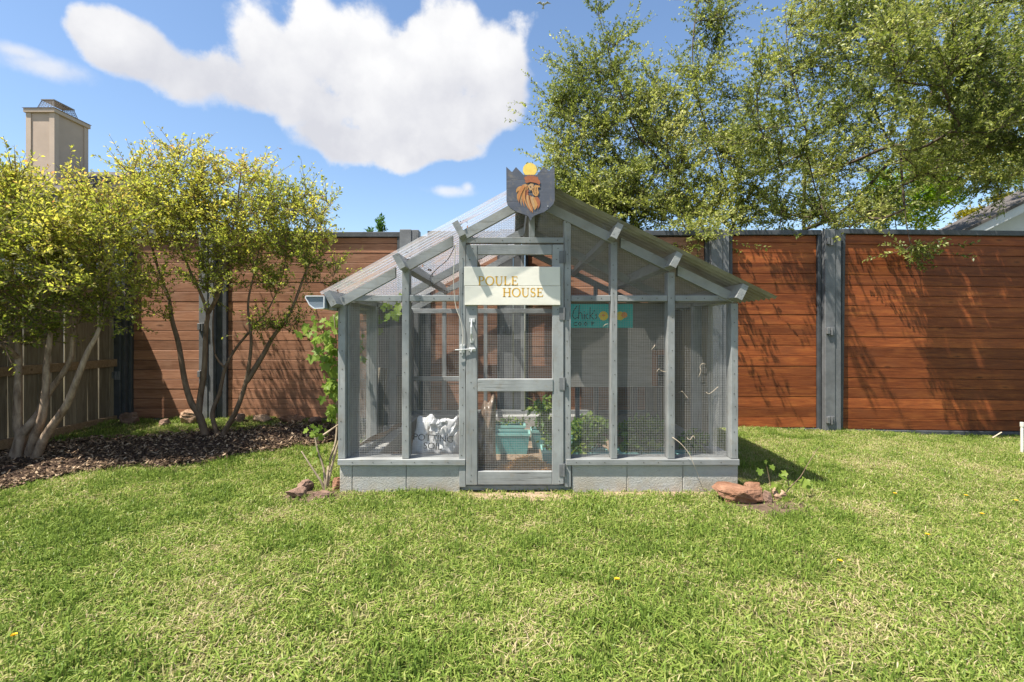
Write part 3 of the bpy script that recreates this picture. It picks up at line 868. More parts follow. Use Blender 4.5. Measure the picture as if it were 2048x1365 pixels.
wire_panel([(XL + .03, CY + .1, zb_), (XL + .03, 4.36, zb_), (XL + .03, 4.36, zt_), (XL + .03, CY + .1, zt_)], bow=.01)
yy = 4.40; k = 0
while yy < CB - .12:                             # wide boards close the rest of the vine side
    wdt = random.uniform(.2, .27)
    MB().cbox((XL + .002, yy, BH + .05), (XL + .018, min(yy + wdt, CB - .06), fz(606)), .003).build('wall_board', M['shaded_grey_z'], coop)
    yy += wdt + random.choice([.003, .012, .03])
# slack mesh rolled round the inner side of the far corner
wire_panel([(fx(1446), CY + .1, zb_), (XR - .05, CY + .45, zb_), (XR - .05, CY + .45, zt_), (fx(1456), CY + .12, zt_)], bow=.012)

# the door
DYF = CY - .010
st_l = MB().cbox((fx(932.5), DYF, fz(970)), (fx(955), DYF + .036, fz(490)), .004)
dr = st_l.build('door', M['grey_z'], coop); dr['label'] = 'screen door of the coop with mid rail'
vpost(1104.5, 1127, 490, 968, DYF, .036, 'stile', dr)
hrail(955.4, 1104, 490, 510, DYF + .004, .03, 'rail', dr); hrail(955.4, 1106, 758, 783, DYF - .006, .04, 'rail', dr); hrail(955.4, 1104, 943, 969.5, DYF + .003, .032, 'rail', dr)
wire_panel([(fx(953), DYF + .034, fz(946)), (fx(1106), DYF + .034, fz(946)), (fx(1106), DYF + .034, fz(612)), (fx(953), DYF + .034, fz(612))], 'wire_mesh', dr, bow=.004)
for hy in (507, 620, 760, 932):
    mb = MB(); zc = fz(hy + 8); xh = fx(1128)
    mb.cbox((xh - .036, DYF - .0045, zc - .045), (xh - .002, DYF - .0005, zc + .045), .001)
    mb.cbox((xh + .004, CY - .0045, zc - .045), (xh + .012, CY - .0005, zc + .045), .001)
    mb.tube([(xh + .001, DYF - .006, zc - .047), (xh + .001, DYF - .006, zc + .047)], .006, 8)
    mb.build('hinge', M['steel'], dr)
mb = MB(); hx = fx(944)
mb.cbox((hx - .012, DYF - .005, fz(686)), (hx + .012, DYF - .0005, fz(678)), .001); mb.cbox((hx - .02, DYF - .005, fz(645)), (hx + .022, DYF - .0005, fz(637)), .001)
mb.tube([(hx, DYF - .003, fz(640)), (hx, DYF - .03, fz(645)), (hx, DYF - .042, fz(655)), (hx, DYF - .042, fz(668)), (hx, DYF - .03, fz(678)), (hx, DYF - .003, fz(682))], [.005, .006, .008, .008, .006, .005], 8)
mb.build('handle', M['galv'], dr)
mb = MB(); lz = fz(699)
mb.cbox((fx(938), DYF - .007, lz - .014), (fx(952), DYF - .0005, lz + .014), .001)
mb.tube([(fx(911), DYF - .018, lz - .004), (fx(951), DYF - .012, lz + .004)], .004, 8)
mb.tube([(fx(945), DYF - .012, lz), (fx(944), DYF - .035, lz - .004), (fx(943), DYF - .038, lz - .02)], .0035, 6)
mb.cbox((fx(920), CY - .012, fz(706)), (fx(930), CY - .0005, fz(690)), .001)
mb.tube([(fx(925), CY - .02, fz(688)), (fx(925), CY - .02, fz(712))], .004, 8)
mb.build('latch', M['galv'], dr)
# screws holding the battens
mb = MB()
def screw(px, py, Y):
    c = Vector((fx(px), Y, fz(py))); n = 6; r = .0042
    mb.add([c + Vector((r * math.cos(6.283 * i / n), -.0015, r * math.sin(6.283 * i / n))) for i in range(n)], [tuple(range(n))[::1]])
for px, t in ((683, 615), (811, 545), (925, 480), (1135, 445), (1228, 490), (1343, 555), (1469.5, 620)):
    y = t
    while y < 912: screw(px + random.uniform(-2, 2), y, CY - .0005); y += random.uniform(24, 42)
for a, c in ((691, 803), (818, 917), (1142, 1221), (1235, 1335), (1350, 1462)):
    for k in range(3): screw(a + (c - a) * (.2 + .3 * k) + random.uniform(-4, 4), 597, CY + .0025)
    for k in range(3): screw(a + (c - a) * (.15 + .33 * k) + random.uniform(-4, 4), 924.5, CY - .0125)
for k in range(4): screw(950 + 55 * k, 481, CY + .0015)
for px in (943, 1117):
    for py in (498, 520, 765, 776, 950, 962, 620, 860): screw(px + random.uniform(-5, 5), py, DYF - .0006)
mb.build('screw_heads', M['screw'], coop)['kind'] = 'stuff'

# ------------------------------------------------------------------ signs
M['shield'] = painted_wood('charcoal_shield_paint', (0.085, 0.095, 0.125), 'X', .35)
M['sign_white'] = plain('cream_sign_paint', (0.70, 0.68, 0.60), .55, .06, 6, 0, .15)
M['gold'] = plain('gold_lettering', (0.62, 0.36, 0.04), .5, .2, 40)
M['sun_yellow'] = plain('yellow_disc_paint', (0.72, 0.52, 0.12), .6, .12, 30)
M['teal_sign'] = plain('teal_sign_paint', (0.03, 0.42, 0.42), .5, .12, 10)
M['black_paint'] = plain('black_lettering', (0.012, 0.014, 0.018), .5, .2, 10)
M['yellow_paint'] = plain('yellow_paint', (0.72, 0.55, 0.03), .5, .15, 20)
M['orange_paint'] = plain('orange_paint', (0.70, 0.28, 0.04), .5, .15, 20)
SY = CY - .185
def sxp(px): return (px - 1024) * SY / FPX
def szp(py): return CAMZ - (py - HOR) * SY / FPX
sh = thing('shield_sign', 'charcoal wooden shield with painted rooster head at the roof peak', 'sign', (sxp(1061), SY, szp(440)))
ol = [(1012.5, 334), (1024, 344.5), (1032, 334.5), (1047, 350), (1074, 350), (1087, 334), (1098, 342), (1109, 333.5), (1109.5, 400), (1107, 408), (1100, 416), (1089, 424), (1076, 428.5), (1068, 432), (1064, 436), (1061.5, 442), (1058, 435), (1054, 431), (1046, 428.5), (1033, 424), (1022, 417), (1015, 409), (1013, 402)]
MB().prism([(sxp(a), szp(c)) for a, c in ol], SY, SY + .018).build('board', M['shield'], sh)
# yellow disc between the points
MB().prism([(sxp(1060 + 14 * math.cos(t)), szp(338 + 13.5 * math.sin(t))) for t in [math.pi * .2 + i * (2 * math.pi) / 28 for i in range(28)]], SY + .0185, SY + .034).build('disc', M['sun_yellow'], sh)
# painted rooster: comb, hackle feathers, face, wattle; each a thin coat on the board
def coat(polys, name, m, lift):
    mb = MB()
    for pl in polys: mb.prism([(sxp(a), szp(c)) for a, c in pl], SY - lift, SY - lift + .0006)
    return mb.build(name, m, sh)
def feather(p0, p1, p2, w0, w1):
    """tapered curved stroke through three px points"""
    L = []; R = []
    for i in range(9):
        t = i / 8
        q = Vector(p0) * (1 - t) ** 2 + Vector(p1) * 2 * t * (1 - t) + Vector(p2) * t * t
        d = ((Vector(p1) - Vector(p0)) * (1 - t) + (Vector(p2) - Vector(p1)) * t).normalized()
        n = Vector((-d.y, d.x)); w = (w0 + (w1 - w0) * t) * (math.sin(math.pi * min(1, .18 + t * .85)) ** .6 if t < .98 else .05)
        L.append(q + n * w); R.append(q - n * w)
    return [tuple(q) for q in L + R[::-1]]
def zz(px, py): return (1000 + px / 9.75, 310 + py / 9.75)     # px of an enlarged view of the shield
hack = [plain('rooster_%s' % n, c, .6, .12, 60) for n, c in (('gold', (0.44, 0.23, 0.08)), ('amber', (0.40, 0.17, 0.06)), ('rust', (0.32, 0.11, 0.05)), ('tan', (0.42, 0.26, 0.13)))]
fs = [((540, 590), (330, 640), (340, 900)), ((545, 600), (360, 700), (420, 1000)), ((540, 620), (400, 760), (480, 1020)), ((530, 640), (440, 820), (560, 1060)), ((530, 680), (480, 860), (610, 1130)),
      ((545, 790), (540, 960), (640, 1130)), ((580, 800), (600, 980), (640, 1140)), ((620, 820), (660, 960), (670, 1080)), ((660, 840), (740, 950), (680, 1080)), ((700, 830), (790, 940), (730, 1060)), ((430, 640), (330, 660), (320, 740)), ((470, 600), (350, 740), (370, 940))]
for i, (a, c, e) in enumerate(fs):
    coat([feather(zz(*a), zz(*c), zz(*e), 4.2, 2.2)], 'feather', hack[(0, 3, 1, 0, 2, 3, 1, 3, 0, 2, 0, 1)[i]], .0007 + .0003 * i)
comb = [(465, 455), (500, 435), (470, 425), (540, 425), (520, 400), (580, 415), (570, 385), (640, 425), (625, 390), (680, 430), (690, 392), (700, 440), (740, 430), (740, 470), (775, 510), (785, 560), (760, 590), (720, 560), (660, 545), (590, 535), (520, 555), (480, 530), (495, 505)]
coat([[zz(*q) for q in comb]], 'comb', hack[2], .0046)
coat([[zz(*q) for q in [(545, 600), (600, 560), (655, 570), (650, 640), (610, 700), (580, 695), (560, 650)]]], 'face', hack[3], .0046)
coat([[zz(*q) for q in [(680, 590), (740, 600), (782, 610), (770, 640), (735, 640), (745, 700), (760, 740), (735, 800), (690, 815), (640, 770), (625, 700), (650, 640)]]], 'beak_and_wattle', hack[0], .0046)
lines = [feather(zz(545, 600), zz(450, 740), zz(520, 950), .5, .4), feather(zz(560, 780), zz(580, 920), zz(650, 1060), .5, .4), feather(zz(665, 640), zz(640, 720), zz(690, 790), .6, .5), feather(zz(710, 640), zz(690, 720), zz(720, 790), .5, .4),
         [zz(580, 620), zz(605, 618), zz(608, 640), zz(585, 642)], [zz(540, 735), zz(605, 730), zz(605, 745), zz(540, 750)], feather(zz(560, 560), zz(600, 545), zz(660, 570), .6, .5)]
coat(lines, 'outline', M['black_paint'], .0052)
mb = MB(); c = (sxp(1095.5), szp(413)); mb.prism([(c[0] + .004 * math.cos(t * .785), c[1] + .004 * math.sin(t * .785)) for t in range(8)], SY - .004, SY - .0002); mb.build('screw', M['galv'], sh)

# cream name board on the door
ns = thing('name_sign', 'cream two-board sign with gold POULE HOUSE lettering on the coop door', 'sign', (fx(1024), DYF, fz(611)))
NY = DYF - .020
MB().cbox((fx(929), NY, fz(572.6)), (fx(1119.5), DYF - .001, fz(535)), .002).build('plank', M['sign_white'], ns)
MB().cbox((fx(930), NY, fz(611)), (fx(1120), DYF - .001, fz(573.2)), .002).build('plank', M['sign_white'], ns)
def stroke(mb, pts, ws, y0, y1):
    L = []; R = []
    for i, p in enumerate(pts):
        a = Vector(pts[max(i - 1, 0)]); c = Vector(pts[min(i + 1, len(pts) - 1)]); d = (c - a).normalized(); n = Vector((-d.y, d.x)); w = ws[i] / 2
        L.append(Vector(p) + n * w); R.append(Vector(p) - n * w)
    k = len(pts); vs = [(q.x, y0, q.y) for q in L] + [(q.x, y0, q.y) for q in R] + [(q.x, y1, q.y) for q in L] + [(q.x, y1, q.y) for q in R]
    f = []
    for i in range(k - 1):
        f += [(i, i + 1, k + i + 1, k + i), (i + 1, i, 2 * k + i, 2 * k + i + 1), (k + i, k + i + 1, 3 * k + i + 1, 3 * k + i)]
    mb.add(vs, f)
def serif_letter(ch, x, z, h, w, Y):
    """old-style capital: thick stems, thin hairlines, flat serifs; x left, z base"""
    mb = MB(); T = h * .155; t = h * .07; y0, y1 = Y - .0008, Y + .0002
    def S(p, q, a, b=None): stroke(mb, [(x + p[0] * w, z + p[1] * h), (x + q[0] * w, z + q[1] * h)], [a, a if b is None else b], y0, y1)
    def C(pts, wf): stroke(mb, [(x + a * w, z + c_ * h) for a, c_ in pts], wf, y0, y1)
    def serif(u, v, L=.2): S((u - L, v), (u + L, v), t * .8)
    def arc(cx, cy, rx, ry, a0, a1, n=20): return [(cx + rx * math.cos(a0 + (a1 - a0) * i / n), cy + ry * math.sin(a0 + (a1 - a0) * i / n)) for i in range(n + 1)]
    pi = math.pi
    if ch == 'P':
        S((.22, 0), (.22, 1), T); serif(.22, .03); serif(.16, .97, .12)
        a = arc(.45, .73, .42, .25, pi / 2, -pi / 2); C([(.2, .98)] + a + [(.25, .48)], [t] + [t + (T - t) * math.sin(pi * i / 20) for i in range(21)] + [t])
    if ch == 'O':
        a = arc(.5, .5, .46, .48, pi / 2, pi / 2 + 2 * pi, 36); C(a, [t + (T - t) * abs(math.sin(2 * pi * i / 36)) for i in range(37)])
    if ch == 'U':
        S((.2, .35), (.2, 1), T); serif(.2, .97); serif(.84, .97, .16)
        a = arc(.52, .35, .32, .34, pi, 2 * pi, 16); C(a, [T - (T - t) * i / 16 for i in range(17)]); S((.84, .34), (.84, 1), t)
    if ch == 'L':
        S((.22, 0), (.22, 1), T); serif(.22, .97); S((.05, .035), (.9, .035), t); S((.9, 0), (.95, .25), t)
    if ch == 'E':
        S((.22, 0), (.22, 1), T); S((.04, .035), (.86, .035), t); S((.04, .965), (.82, .965), t); S((.22, .51), (.66, .51), t)
        S((.86, .0), (.92, .24), t); S((.82, 1), (.84, .76), t); S((.66, .4), (.66, .62), t)
    if ch == 'H':
        for u in (.2, .82): S((u, 0), (u, 1), T); serif(u, .03, .18); serif(u, .97, .18)
        S((.2, .51), (.82, .51), t)
    if ch == 'S':
        a = arc(.5, .74, .34, .24, .25 * pi, 1.5 * pi, 14) + arc(.5, .26, .36, .24, .5 * pi, -.8 * pi, 14); C(a, [t + (T - t) * (math.sin(pi * i / (len(a) - 1)) ** 2) for i in range(len(a))])
        S((.78, .99), (.76, .72), t); S((.16, .01), (.14, .28), t)
    return mb
def word(txt, px0, px1, py_base, py_top, Y, m, par):
    wd = {'P': .8, 'O': 1.05, 'U': 1.0, 'L': .82, 'E': .85, 'H': 1.1, 'S': .7}
    tot = sum(wd[c_] + .12 for c_ in txt); u = (fx(px1) - fx(px0)) / tot; x = fx(px0)
    for c_ in txt:
        serif_letter(c_, x, fz(py_base), fz(py_top) - fz(py_base), wd[c_] * u, Y).build('letter', m, par); x += (wd[c_] + .12) * u
word('POULE', 957, 1038, 571.5, 554, NY - .0004, M['gold'], ns)
word('HOUSE', 1005, 1088, 594.5, 577, NY - .0004, M['gold'], ns)

# pale cable drooping from the roof to the latch
pts = [P(912, 487, CY - .03), P(909, 520, CY - .035), P(907, 560, CY - .035), P(911, 610, CY - .03), P(921, 640, CY - .03), P(926, 668, CY - .025), P(925, 690, CY - .02)]
def smooth_pts(pts, n=6):
    out = []
    for i in range(len(pts) - 1):
        p0, p1, p2, p3 = pts[max(i - 1, 0)], pts[i], pts[i + 1], pts[min(i + 2, len(pts) - 1)]
        for k in range(n):
            t = k / n
            out.append(0.5 * ((2 * p1) + (p2 - p0) * t + (2 * p0 - 5 * p1 + 4 * p2 - p3) * t * t + (3 * p1 - p0 - 3 * p2 + p3) * t ** 3))
    return out + [pts[-1]]
M['cable'] = plain('pale_cord', (0.55, 0.52, 0.45), .7, .1, 20)
tag(MB().tube(smooth_pts(pts), .0028, 6).build('cord', M['cable'], smooth=True), 'thin pale cord hanging down beside the coop door to the latch', 'cord')
M['dark_cable'] = plain('dark_cable', (0.03, 0.03, 0.032), .6, .1, 20)
pts = [P(911, 490, CY + .1), P(895, 520, CY + .12), P(872, 540, CY + .3), P(860, 560, CY + .6), P(880, 583, CY + .7), P(915, 578, CY + .5)]
tag(MB().tube(smooth_pts(pts), .003, 6).build('cable', M['dark_cable'], smooth=True), 'thin black cable looping under the clear roof sheet', 'cable')

# ------------------------------------------------------------------ inside the coop
M['plywood'] = wood('weathered_plywood', (0.17, 0.16, 0.145), (0.26, 0.25, 0.23), (0.34, 0.33, 0.31), 'X', .8, (0.3, 0.27, 0.22), False, .15, .1)
NBY = 5.15
def q(px, py, Y=NBY): return P(px, py, Y)
nb = thing('nest_box', 'grey plywood nest box on dark legs at the back of the coop', 'nest box', (q(1235, 775).x, NBY, .06))
x0, x1, z0, z1 = q(1136, 0).x, q(1330, 0).x, q(0, 775).z, q(0, 606).z
MB().cbox((x0, NBY, z0), (x1, NBY + .018, z1), .003).build('front_panel', M['plywood'], nb)
MB().cbox((x0, NBY + .02, z0), (x0 + .018, NBY + .56, z1), .003).build('side_panel', M['plywood'], nb)
MB().cbox((x1 - .018, NBY + .02, z0), (x1, NBY + .56, z1), .003).build('side_panel', M['plywood'], nb)
MB().cbox((x0 + .02, NBY + .02, z0), (x1 - .02, NBY + .56, z0 + .018), .003).build('floor_panel', M['plywood'], nb)
MB().hexa([(x0 - .03, NBY - .05, z1 + .002), (x1 + .03, NBY - .05, z1 + .002), (x1 + .03, NBY + .6, z1 + .10), (x0 - .03, NBY + .6, z1 + .10), (x0 - .03, NBY - .05, z1 + .02), (x1 + .03, NBY - .05, z1 + .02), (x1 + .03, NBY + .6, z1 + .118), (x0 - .03, NBY + .6, z1 + .118)]).build('lid', M['plywood'], nb)
for px in (1156, 1194, 1272, 1322):
    MB().cbox((q(px, 0).x - .022, NBY + .03, .06), (q(px, 0).x + .022, NBY + .07, z0 - .001), .003).build('leg', M['steel_dark'], nb)
# little door with an orange surround beside the box
M['cedar'] = wood('cedar_trim', (0.16, 0.06, 0.025), (0.30, 0.12, 0.05), (0.42, 0.18, 0.08), 'Z', .7, None, False, .2, .1)
fb = MB(); xa, xb, za, zb2 = q(1304, 0).x, q(1372, 0).x, q(0, 772).z, q(0, 700).z
for (a0, c0, a1, c1) in ((xa, za, xa + .05, zb2), (xb - .05, za, xb, zb2), (xa + .05, zb2 - .05, xb - .05, zb2)):
    fb.cbox((a0, NBY - .03, c0), (a1, NBY - .004, c1), .003)
fb.build('hatch_frame', M['cedar'], nb)
MB().box((xa + .05, NBY - .003, za), (xb - .05, NBY - .001, zb2 - .05)).build('hatch_opening', M['dark'], nb)
# teal hand-lettered board
TY = 4.55
ts = thing('teal_sign', 'small teal board hand-lettered Chicks COOP hung behind the wire', 'sign', (P(1203, 655, TY).x, TY, P(0, 655, TY).z))
MB().cbox((P(1139, 0, TY).x, TY, P(0, 656, TY).z), (P(1266, 0, TY).x, TY + .012, P(0, 608.5, TY).z), .002).build('board', M['teal_sign'], ts)
def brush(lst, name, m, w):
    mb = MB()
    for pl in lst: stroke(mb, [tuple((P(a, c_, TY).x, P(a, c_, TY).z)) for a, c_ in pl], [w] * len(pl), TY - .0016, TY - .0004)
    return mb.build(name, m, ts)
def z2(a, c_): return (1130 + a / 3.9, 590 + c_ / 3.9)
scr = [[(95, 85), (70, 120), (58, 165), (75, 190), (100, 175)], [(112, 80), (105, 190)], [(105, 150), (122, 138), (132, 150), (134, 190)], [(150, 150), (150, 190)], [(149, 130), (151, 136)],
       [(178, 150), (163, 158), (165, 182), (182, 186)], [(196, 95), (194, 190)], [(222, 138), (198, 165), (226, 192)], [(228, 120), (226, 132)], [(252, 150), (238, 156), (250, 172), (238, 188)]]
brush([[z2(*e) for e in l] for l in scr], 'letter', M['black_paint'], .007)
caps = [[(95, 215), (70, 220), (72, 240), (95, 240)], [(115, 214), (103, 228), (116, 240), (128, 227), (115, 214)], [(160, 214), (148, 228), (161, 240), (173, 227), (160, 214)], [(208, 212), (210, 242)], [(208, 213), (228, 218), (210, 230)]]
brush([[z2(*e) for e in l] for l in caps], 'letter', M['black_paint'], .007)
def blob(c_, r, name, m, n=14, lift=.0012):
    mb = MB(); x, z = P(*c_, TY).x, P(*c_, TY).z
    mb.prism([(x + r * math.cos(6.283 * i / n) * (1 + .1 * math.sin(3 * i)), z + r * math.sin(6.283 * i / n)) for i in range(n)], TY - lift, TY - .0003); return mb.build(name, m, ts)
blob(z2(300, 165), .042, 'flower', M['yellow_paint']); blob(z2(300, 160), .012, 'flower_centre', M['orange_paint'], lift=.002)
blob(z2(430, 165), .040, 'flower', M['yellow_paint']); blob(z2(462, 158), .028, 'flower_centre', M['orange_paint'], lift=.002)

# ------------------------------------------------------------------ leaf clouds (numpy)
def leaf_mesh(name, pos, dirs, size, aspect, fold, colv, nrm=None):
    """folded four-cornered leaves; colv (n,) in 0..1 goes to the colour attribute"""
    n = len(pos); r = RNG
    d = dirs / np.linalg.norm(dirs, axis=1, keepdims=True)
    ref = np.array([-.22, -.3, .9]) + r.normal(size=(n, 3)) * .75
    s = np.cross(d, ref); s /= np.linalg.norm(s, axis=1, keepdims=True) + 1e-9
    u = np.cross(s, d)
    L = size[:, None]; Wd = L * aspect
    base = pos; tip = pos + d * L
    mid = pos + d * L * .48
    l = mid + s * Wd * .5 + u * Wd * fold; rr = mid - s * Wd * .5 + u * Wd * fold
    v = np.stack([base, l, tip, rr], 1).reshape(-1, 3).astype(np.float32)
    me = bpy.data.meshes.new(name)
    me.vertices.add(4 * n); me.vertices.foreach_set('co', v.ravel())
    idx = np.arange(n)[:, None] * 4
    tri = np.concatenate([idx + [0, 2, 1], idx + [0, 3, 2]], 1).reshape(-1)
    me.loops.add(6 * n); me.loops.foreach_set('vertex_index', tri.astype(np.int32))
    me.polygons.add(2 * n); me.polygons.foreach_set('loop_start', np.arange(0, 6 * n, 3, dtype=np.int32)); me.polygons.foreach_set('loop_total', np.full(2 * n, 3, np.int32))
    a = me.attributes.new('tone', 'FLOAT', 'POINT'); a.data.foreach_set('value', np.repeat(colv, 4).astype(np.float32))
    me.update(calc_edges=True); me.validate()
    return me

def leaf_mat(name, stops, trans=.45, rough=.5, gloss=.25):
    b = NB(name); at = b.node('ShaderNodeAttribute', attribute_name='tone')
    c = b.ramp(at.outputs['Fac'], stops)
    pb = b.node('ShaderNodeBsdfPrincipled'); b.l.new(c, pb.inputs['Base Color']); pb.inputs['Roughness'].default_value = rough; pb.inputs['Specular IOR Level'].default_value = gloss
    tl = b.node('ShaderNodeBsdfTranslucent')
    h = b.node('ShaderNodeHueSaturation'); h.inputs['Saturation'].default_value = 1.1; h.inputs['Value'].default_value = 1.35; b.l.new(c, h.inputs['Color']); b.l.new(h.outputs[0], tl.inputs[0])
    ms = b.node('ShaderNodeMixShader'); ms.inputs[0].default_value = trans; b.l.new(pb.outputs[0], ms.inputs[1]); b.l.new(tl.outputs[0], ms.inputs[2])
    b.l.new(ms.outputs[0], b.out.inputs['Surface']); return b.m
M['myrtle_leaf'] = leaf_mat('crepe_myrtle_leaves', [(0, (0.11, 0.15, 0.03)), (.4, (0.30, 0.325, 0.065)), (.75, (0.52, 0.475, 0.115)), (.93, (0.58, 0.42, 0.14)), (1, (0.46, 0.21, 0.09))], .6)
M['oak_leaf'] = leaf_mat('evergreen_leaves', [(0, (0.06, 0.09, 0.022)), (.4, (0.19, 0.225, 0.05)), (.75, (0.38, 0.40, 0.11)), (1, (0.60, 0.58, 0.26))], .45, .42, .4)
M['lime_leaf'] = leaf_mat('spring_lime_leaves', [(0, (0.06, 0.12, 0.012)), (.5, (0.15, 0.24, 0.02)), (1, (0.30, 0.36, 0.05))], .5)
M['yellow_leaf'] = leaf_mat('yellow_shrub_leaves', [(0, (0.13, 0.13, 0.012)), (.5, (0.30, 0.26, 0.02)), (1, (0.46, 0.36, 0.04))], .45)
M['garden_leaf'] = leaf_mat('garden_plant_leaves', [(0, (0.025, 0.07, 0.012)), (.5, (0.07, 0.15, 0.025)), (1, (0.26, 0.33, 0.06))], .4)
def bark(name, dark, light, scale=14):
    b = NB(name); v = b.coords('Object', (1, 1, .35)); n = b.noise(v, scale, 6, .65, .5)
    return b.pbr(b.ramp(n, [(.3, dark), (.68, light)]), .85, b.bump(n, .5, .01), 0, .15)
M['myrtle_bark'] = bark('crepe_myrtle_bark', (0.12, 0.08, 0.055), (0.40, 0.31, 0.23), 20)
M['myrtle_twig'] = bark('brown_bark', (0.07, 0.047, 0.033), (0.22, 0.155, 0.105))
M['oak_bark'] = bark('dark_bark', (0.035, 0.026, 0.02), (0.13, 0.10, 0.075))
M['vine_bark'] = bark('vine_bark', (0.16, 0.12, 0.08), (0.42, 0.34, 0.25))

# ------------------------------------------------------------------ growing trees
SR_ = None
def grow(stems, targets, step=.12, up=.7, rtip=.0028, power=2.35, srad=None):
    global SR_
    """stems: lists of points, first point of a later stem may lie on an earlier one. Returns nodes, parents, twig paths"""
    N = []; par = []; SRL = []
    for si, st in enumerate(stems):
        pts = smooth_pts([Vector(p) for p in st], 5)
        start = -1
        if N:
            A = np.array(N); d = np.linalg.norm(A - np.array(pts[0]), axis=1); i = int(d.argmin())
            if d[i] < .12: start = i
        for k, p in enumerate(pts):
            if k == 0 and start >= 0: prev = start; continue
            N.append(tuple(p)); par.append((prev if k else -1)); prev = len(N) - 1
            if srad: SRL.append(srad[si][0] + (srad[si][1] - srad[si][0]) * (k / (len(pts) - 1)) ** .75)
    nst = len(N); SR_ = np.array(SRL)
    A = np.zeros((nst + len(targets) * 40, 3)); A[:nst] = N; n = nst
    T = np.array(targets)
    d0 = np.array([np.linalg.norm(A[:nst] - t, axis=1).min() for t in T])
    paths = []
    low = A[:nst, 2].min()
    for t in T[np.argsort(d0)]:
        D = A[:n] - t; d = np.linalg.norm(D, axis=1)
        cost = d * (1 + up * np.maximum(0, D[:, 2]) / (d + 1e-6)) + .25 * np.maximum(0, (low + .55) - A[:n, 2])
        i = int(cost.argmin()); L = d[i]
        if L < step * .5: continue
        a = Vector(A[i]); c = Vector(t)
        pv = (a - Vector(A[par[i]])).normalized() if par[i] >= 0 else Vector((0, 0, 1))
        m = max(2, int(L / step)); ctrl = a + (pv * .6 + (c - a).normalized() * .6 + Vector((0, 0, .15))).normalized() * L * .42
        prev = i; path = []
        for k in range(1, m + 1):
            s = k / m; p = a * (1 - s) ** 2 + ctrl * 2 * s * (1 - s) + c * s * s
            if k < m: p = p + Vector(RNG.normal(size=3)) * step * .07
            if n >= len(A): A = np.concatenate([A, np.zeros((4000, 3))])
            A[n] = p; par.append(prev); prev = n; path.append(n); n += 1
        paths.append(path)
    A = A[:n]; par = np.array(par)
    rp = np.zeros(n); kids = [[] for _ in range(n)]
    for i in range(n):
        if par[i] >= 0: kids[par[i]].append(i)
    for i in range(n - 1, -1, -1):
        if not kids[i]: rp[i] = rtip ** power
        if par[i] >= 0: rp[par[i]] += rp[i]
    return A, par, kids, rp ** (1 / power), paths, nst

def wood_mesh(A, par, kids, R, pick, sides=(9, 6, 4), rscale=1.0, rmax=.2):
    """tubes along chains; pick(i) says which nodes belong to this mesh"""
    mb = MB(); n = len(A); seen = np.zeros(n, bool)
    for i in range(n):
        if seen[i]: continue
        chain = ([par[i]] if par[i] >= 0 else []) + [i]; seen[i] = True; j = i
        while kids[j]:
            k = max(kids[j], key=lambda e: R[e])
            if seen[k]: break
            seen[k] = True; chain.append(k); j = k
        if not pick(i): continue
        rr = [min(R[c], rmax) * rscale for c in chain]
        if par[i] >= 0: rr[0] = rr[1]
        big = max(rr); s = sides[0] if big > .02 else sides[1] if big > .007 else sides[2]
        mb.tube([A[c] for c in chain], rr, s, caps=False)
    return mb

def blob_points(blobs, n, hollow=.35):
    w = np.array([b_[3] * b_[4] * (b_[5] ** .5) for b_ in blobs], float); w /= w.sum(); out = []
    for k in RNG.choice(len(blobs), n, p=w):
        px, py, Y, rx, ry, rY = blobs[k]
        v = RNG.normal(size=3); v /= np.linalg.norm(v); v *= RNG.uniform(hollow ** 3, 1) ** (1 / 3)
        out.append(tuple(P(px + v[0] * rx, py + v[1] * ry, Y + v[2] * rY)))
    return out

def foliage(A, par, paths, per, size, spread, reach, tone_fn, aspect=.5, fold=.18, upb=.25):
    pos = []; dr = []
    for path in paths:
        tail = path[-reach:]
        m = max(3, int(RNG.normal(per, per * .25)))
        ks = RNG.integers(0, len(tail), m)
        idx = np.array(tail)[ks]
        pa = A[idx]; pb = A[np.maximum(par[idx], 0)]
        t = RNG.uniform(0, 1, (m, 1))
        off = RNG.normal(size=(m, 3)); off /= np.linalg.norm(off, axis=1, keepdims=True)
        pos.append(pa * t + pb * (1 - t) + off * np.abs(RNG.normal(0, spread, (m, 1))))
        ax = (pa - pb); ax /= np.linalg.norm(ax, axis=1, keepdims=True) + 1e-9
        dr.append(off * .9 + ax * .6 + np.array([0, 0, upb]) + RNG.normal(size=(m, 3)) * .3)
    pos = np.concatenate(pos); dr = np.concatenate(dr)
    sz = RNG.normal(size, size * .22, len(pos)).clip(size * .45, size * 1.6)
    return pos, dr, sz, tone_fn(pos)

def clump_noise(p, f=2.2):
    return (np.sin(p[:, 0] * f * 2.1 + 1.3 * np.sin(p[:, 2] * f)) + np.sin(p[:, 2] * f * 2.6 + p[:, 1] * f) + np.sin(p[:, 1] * f * 2.3 - p[:, 0] * f * 1.1)) / 3

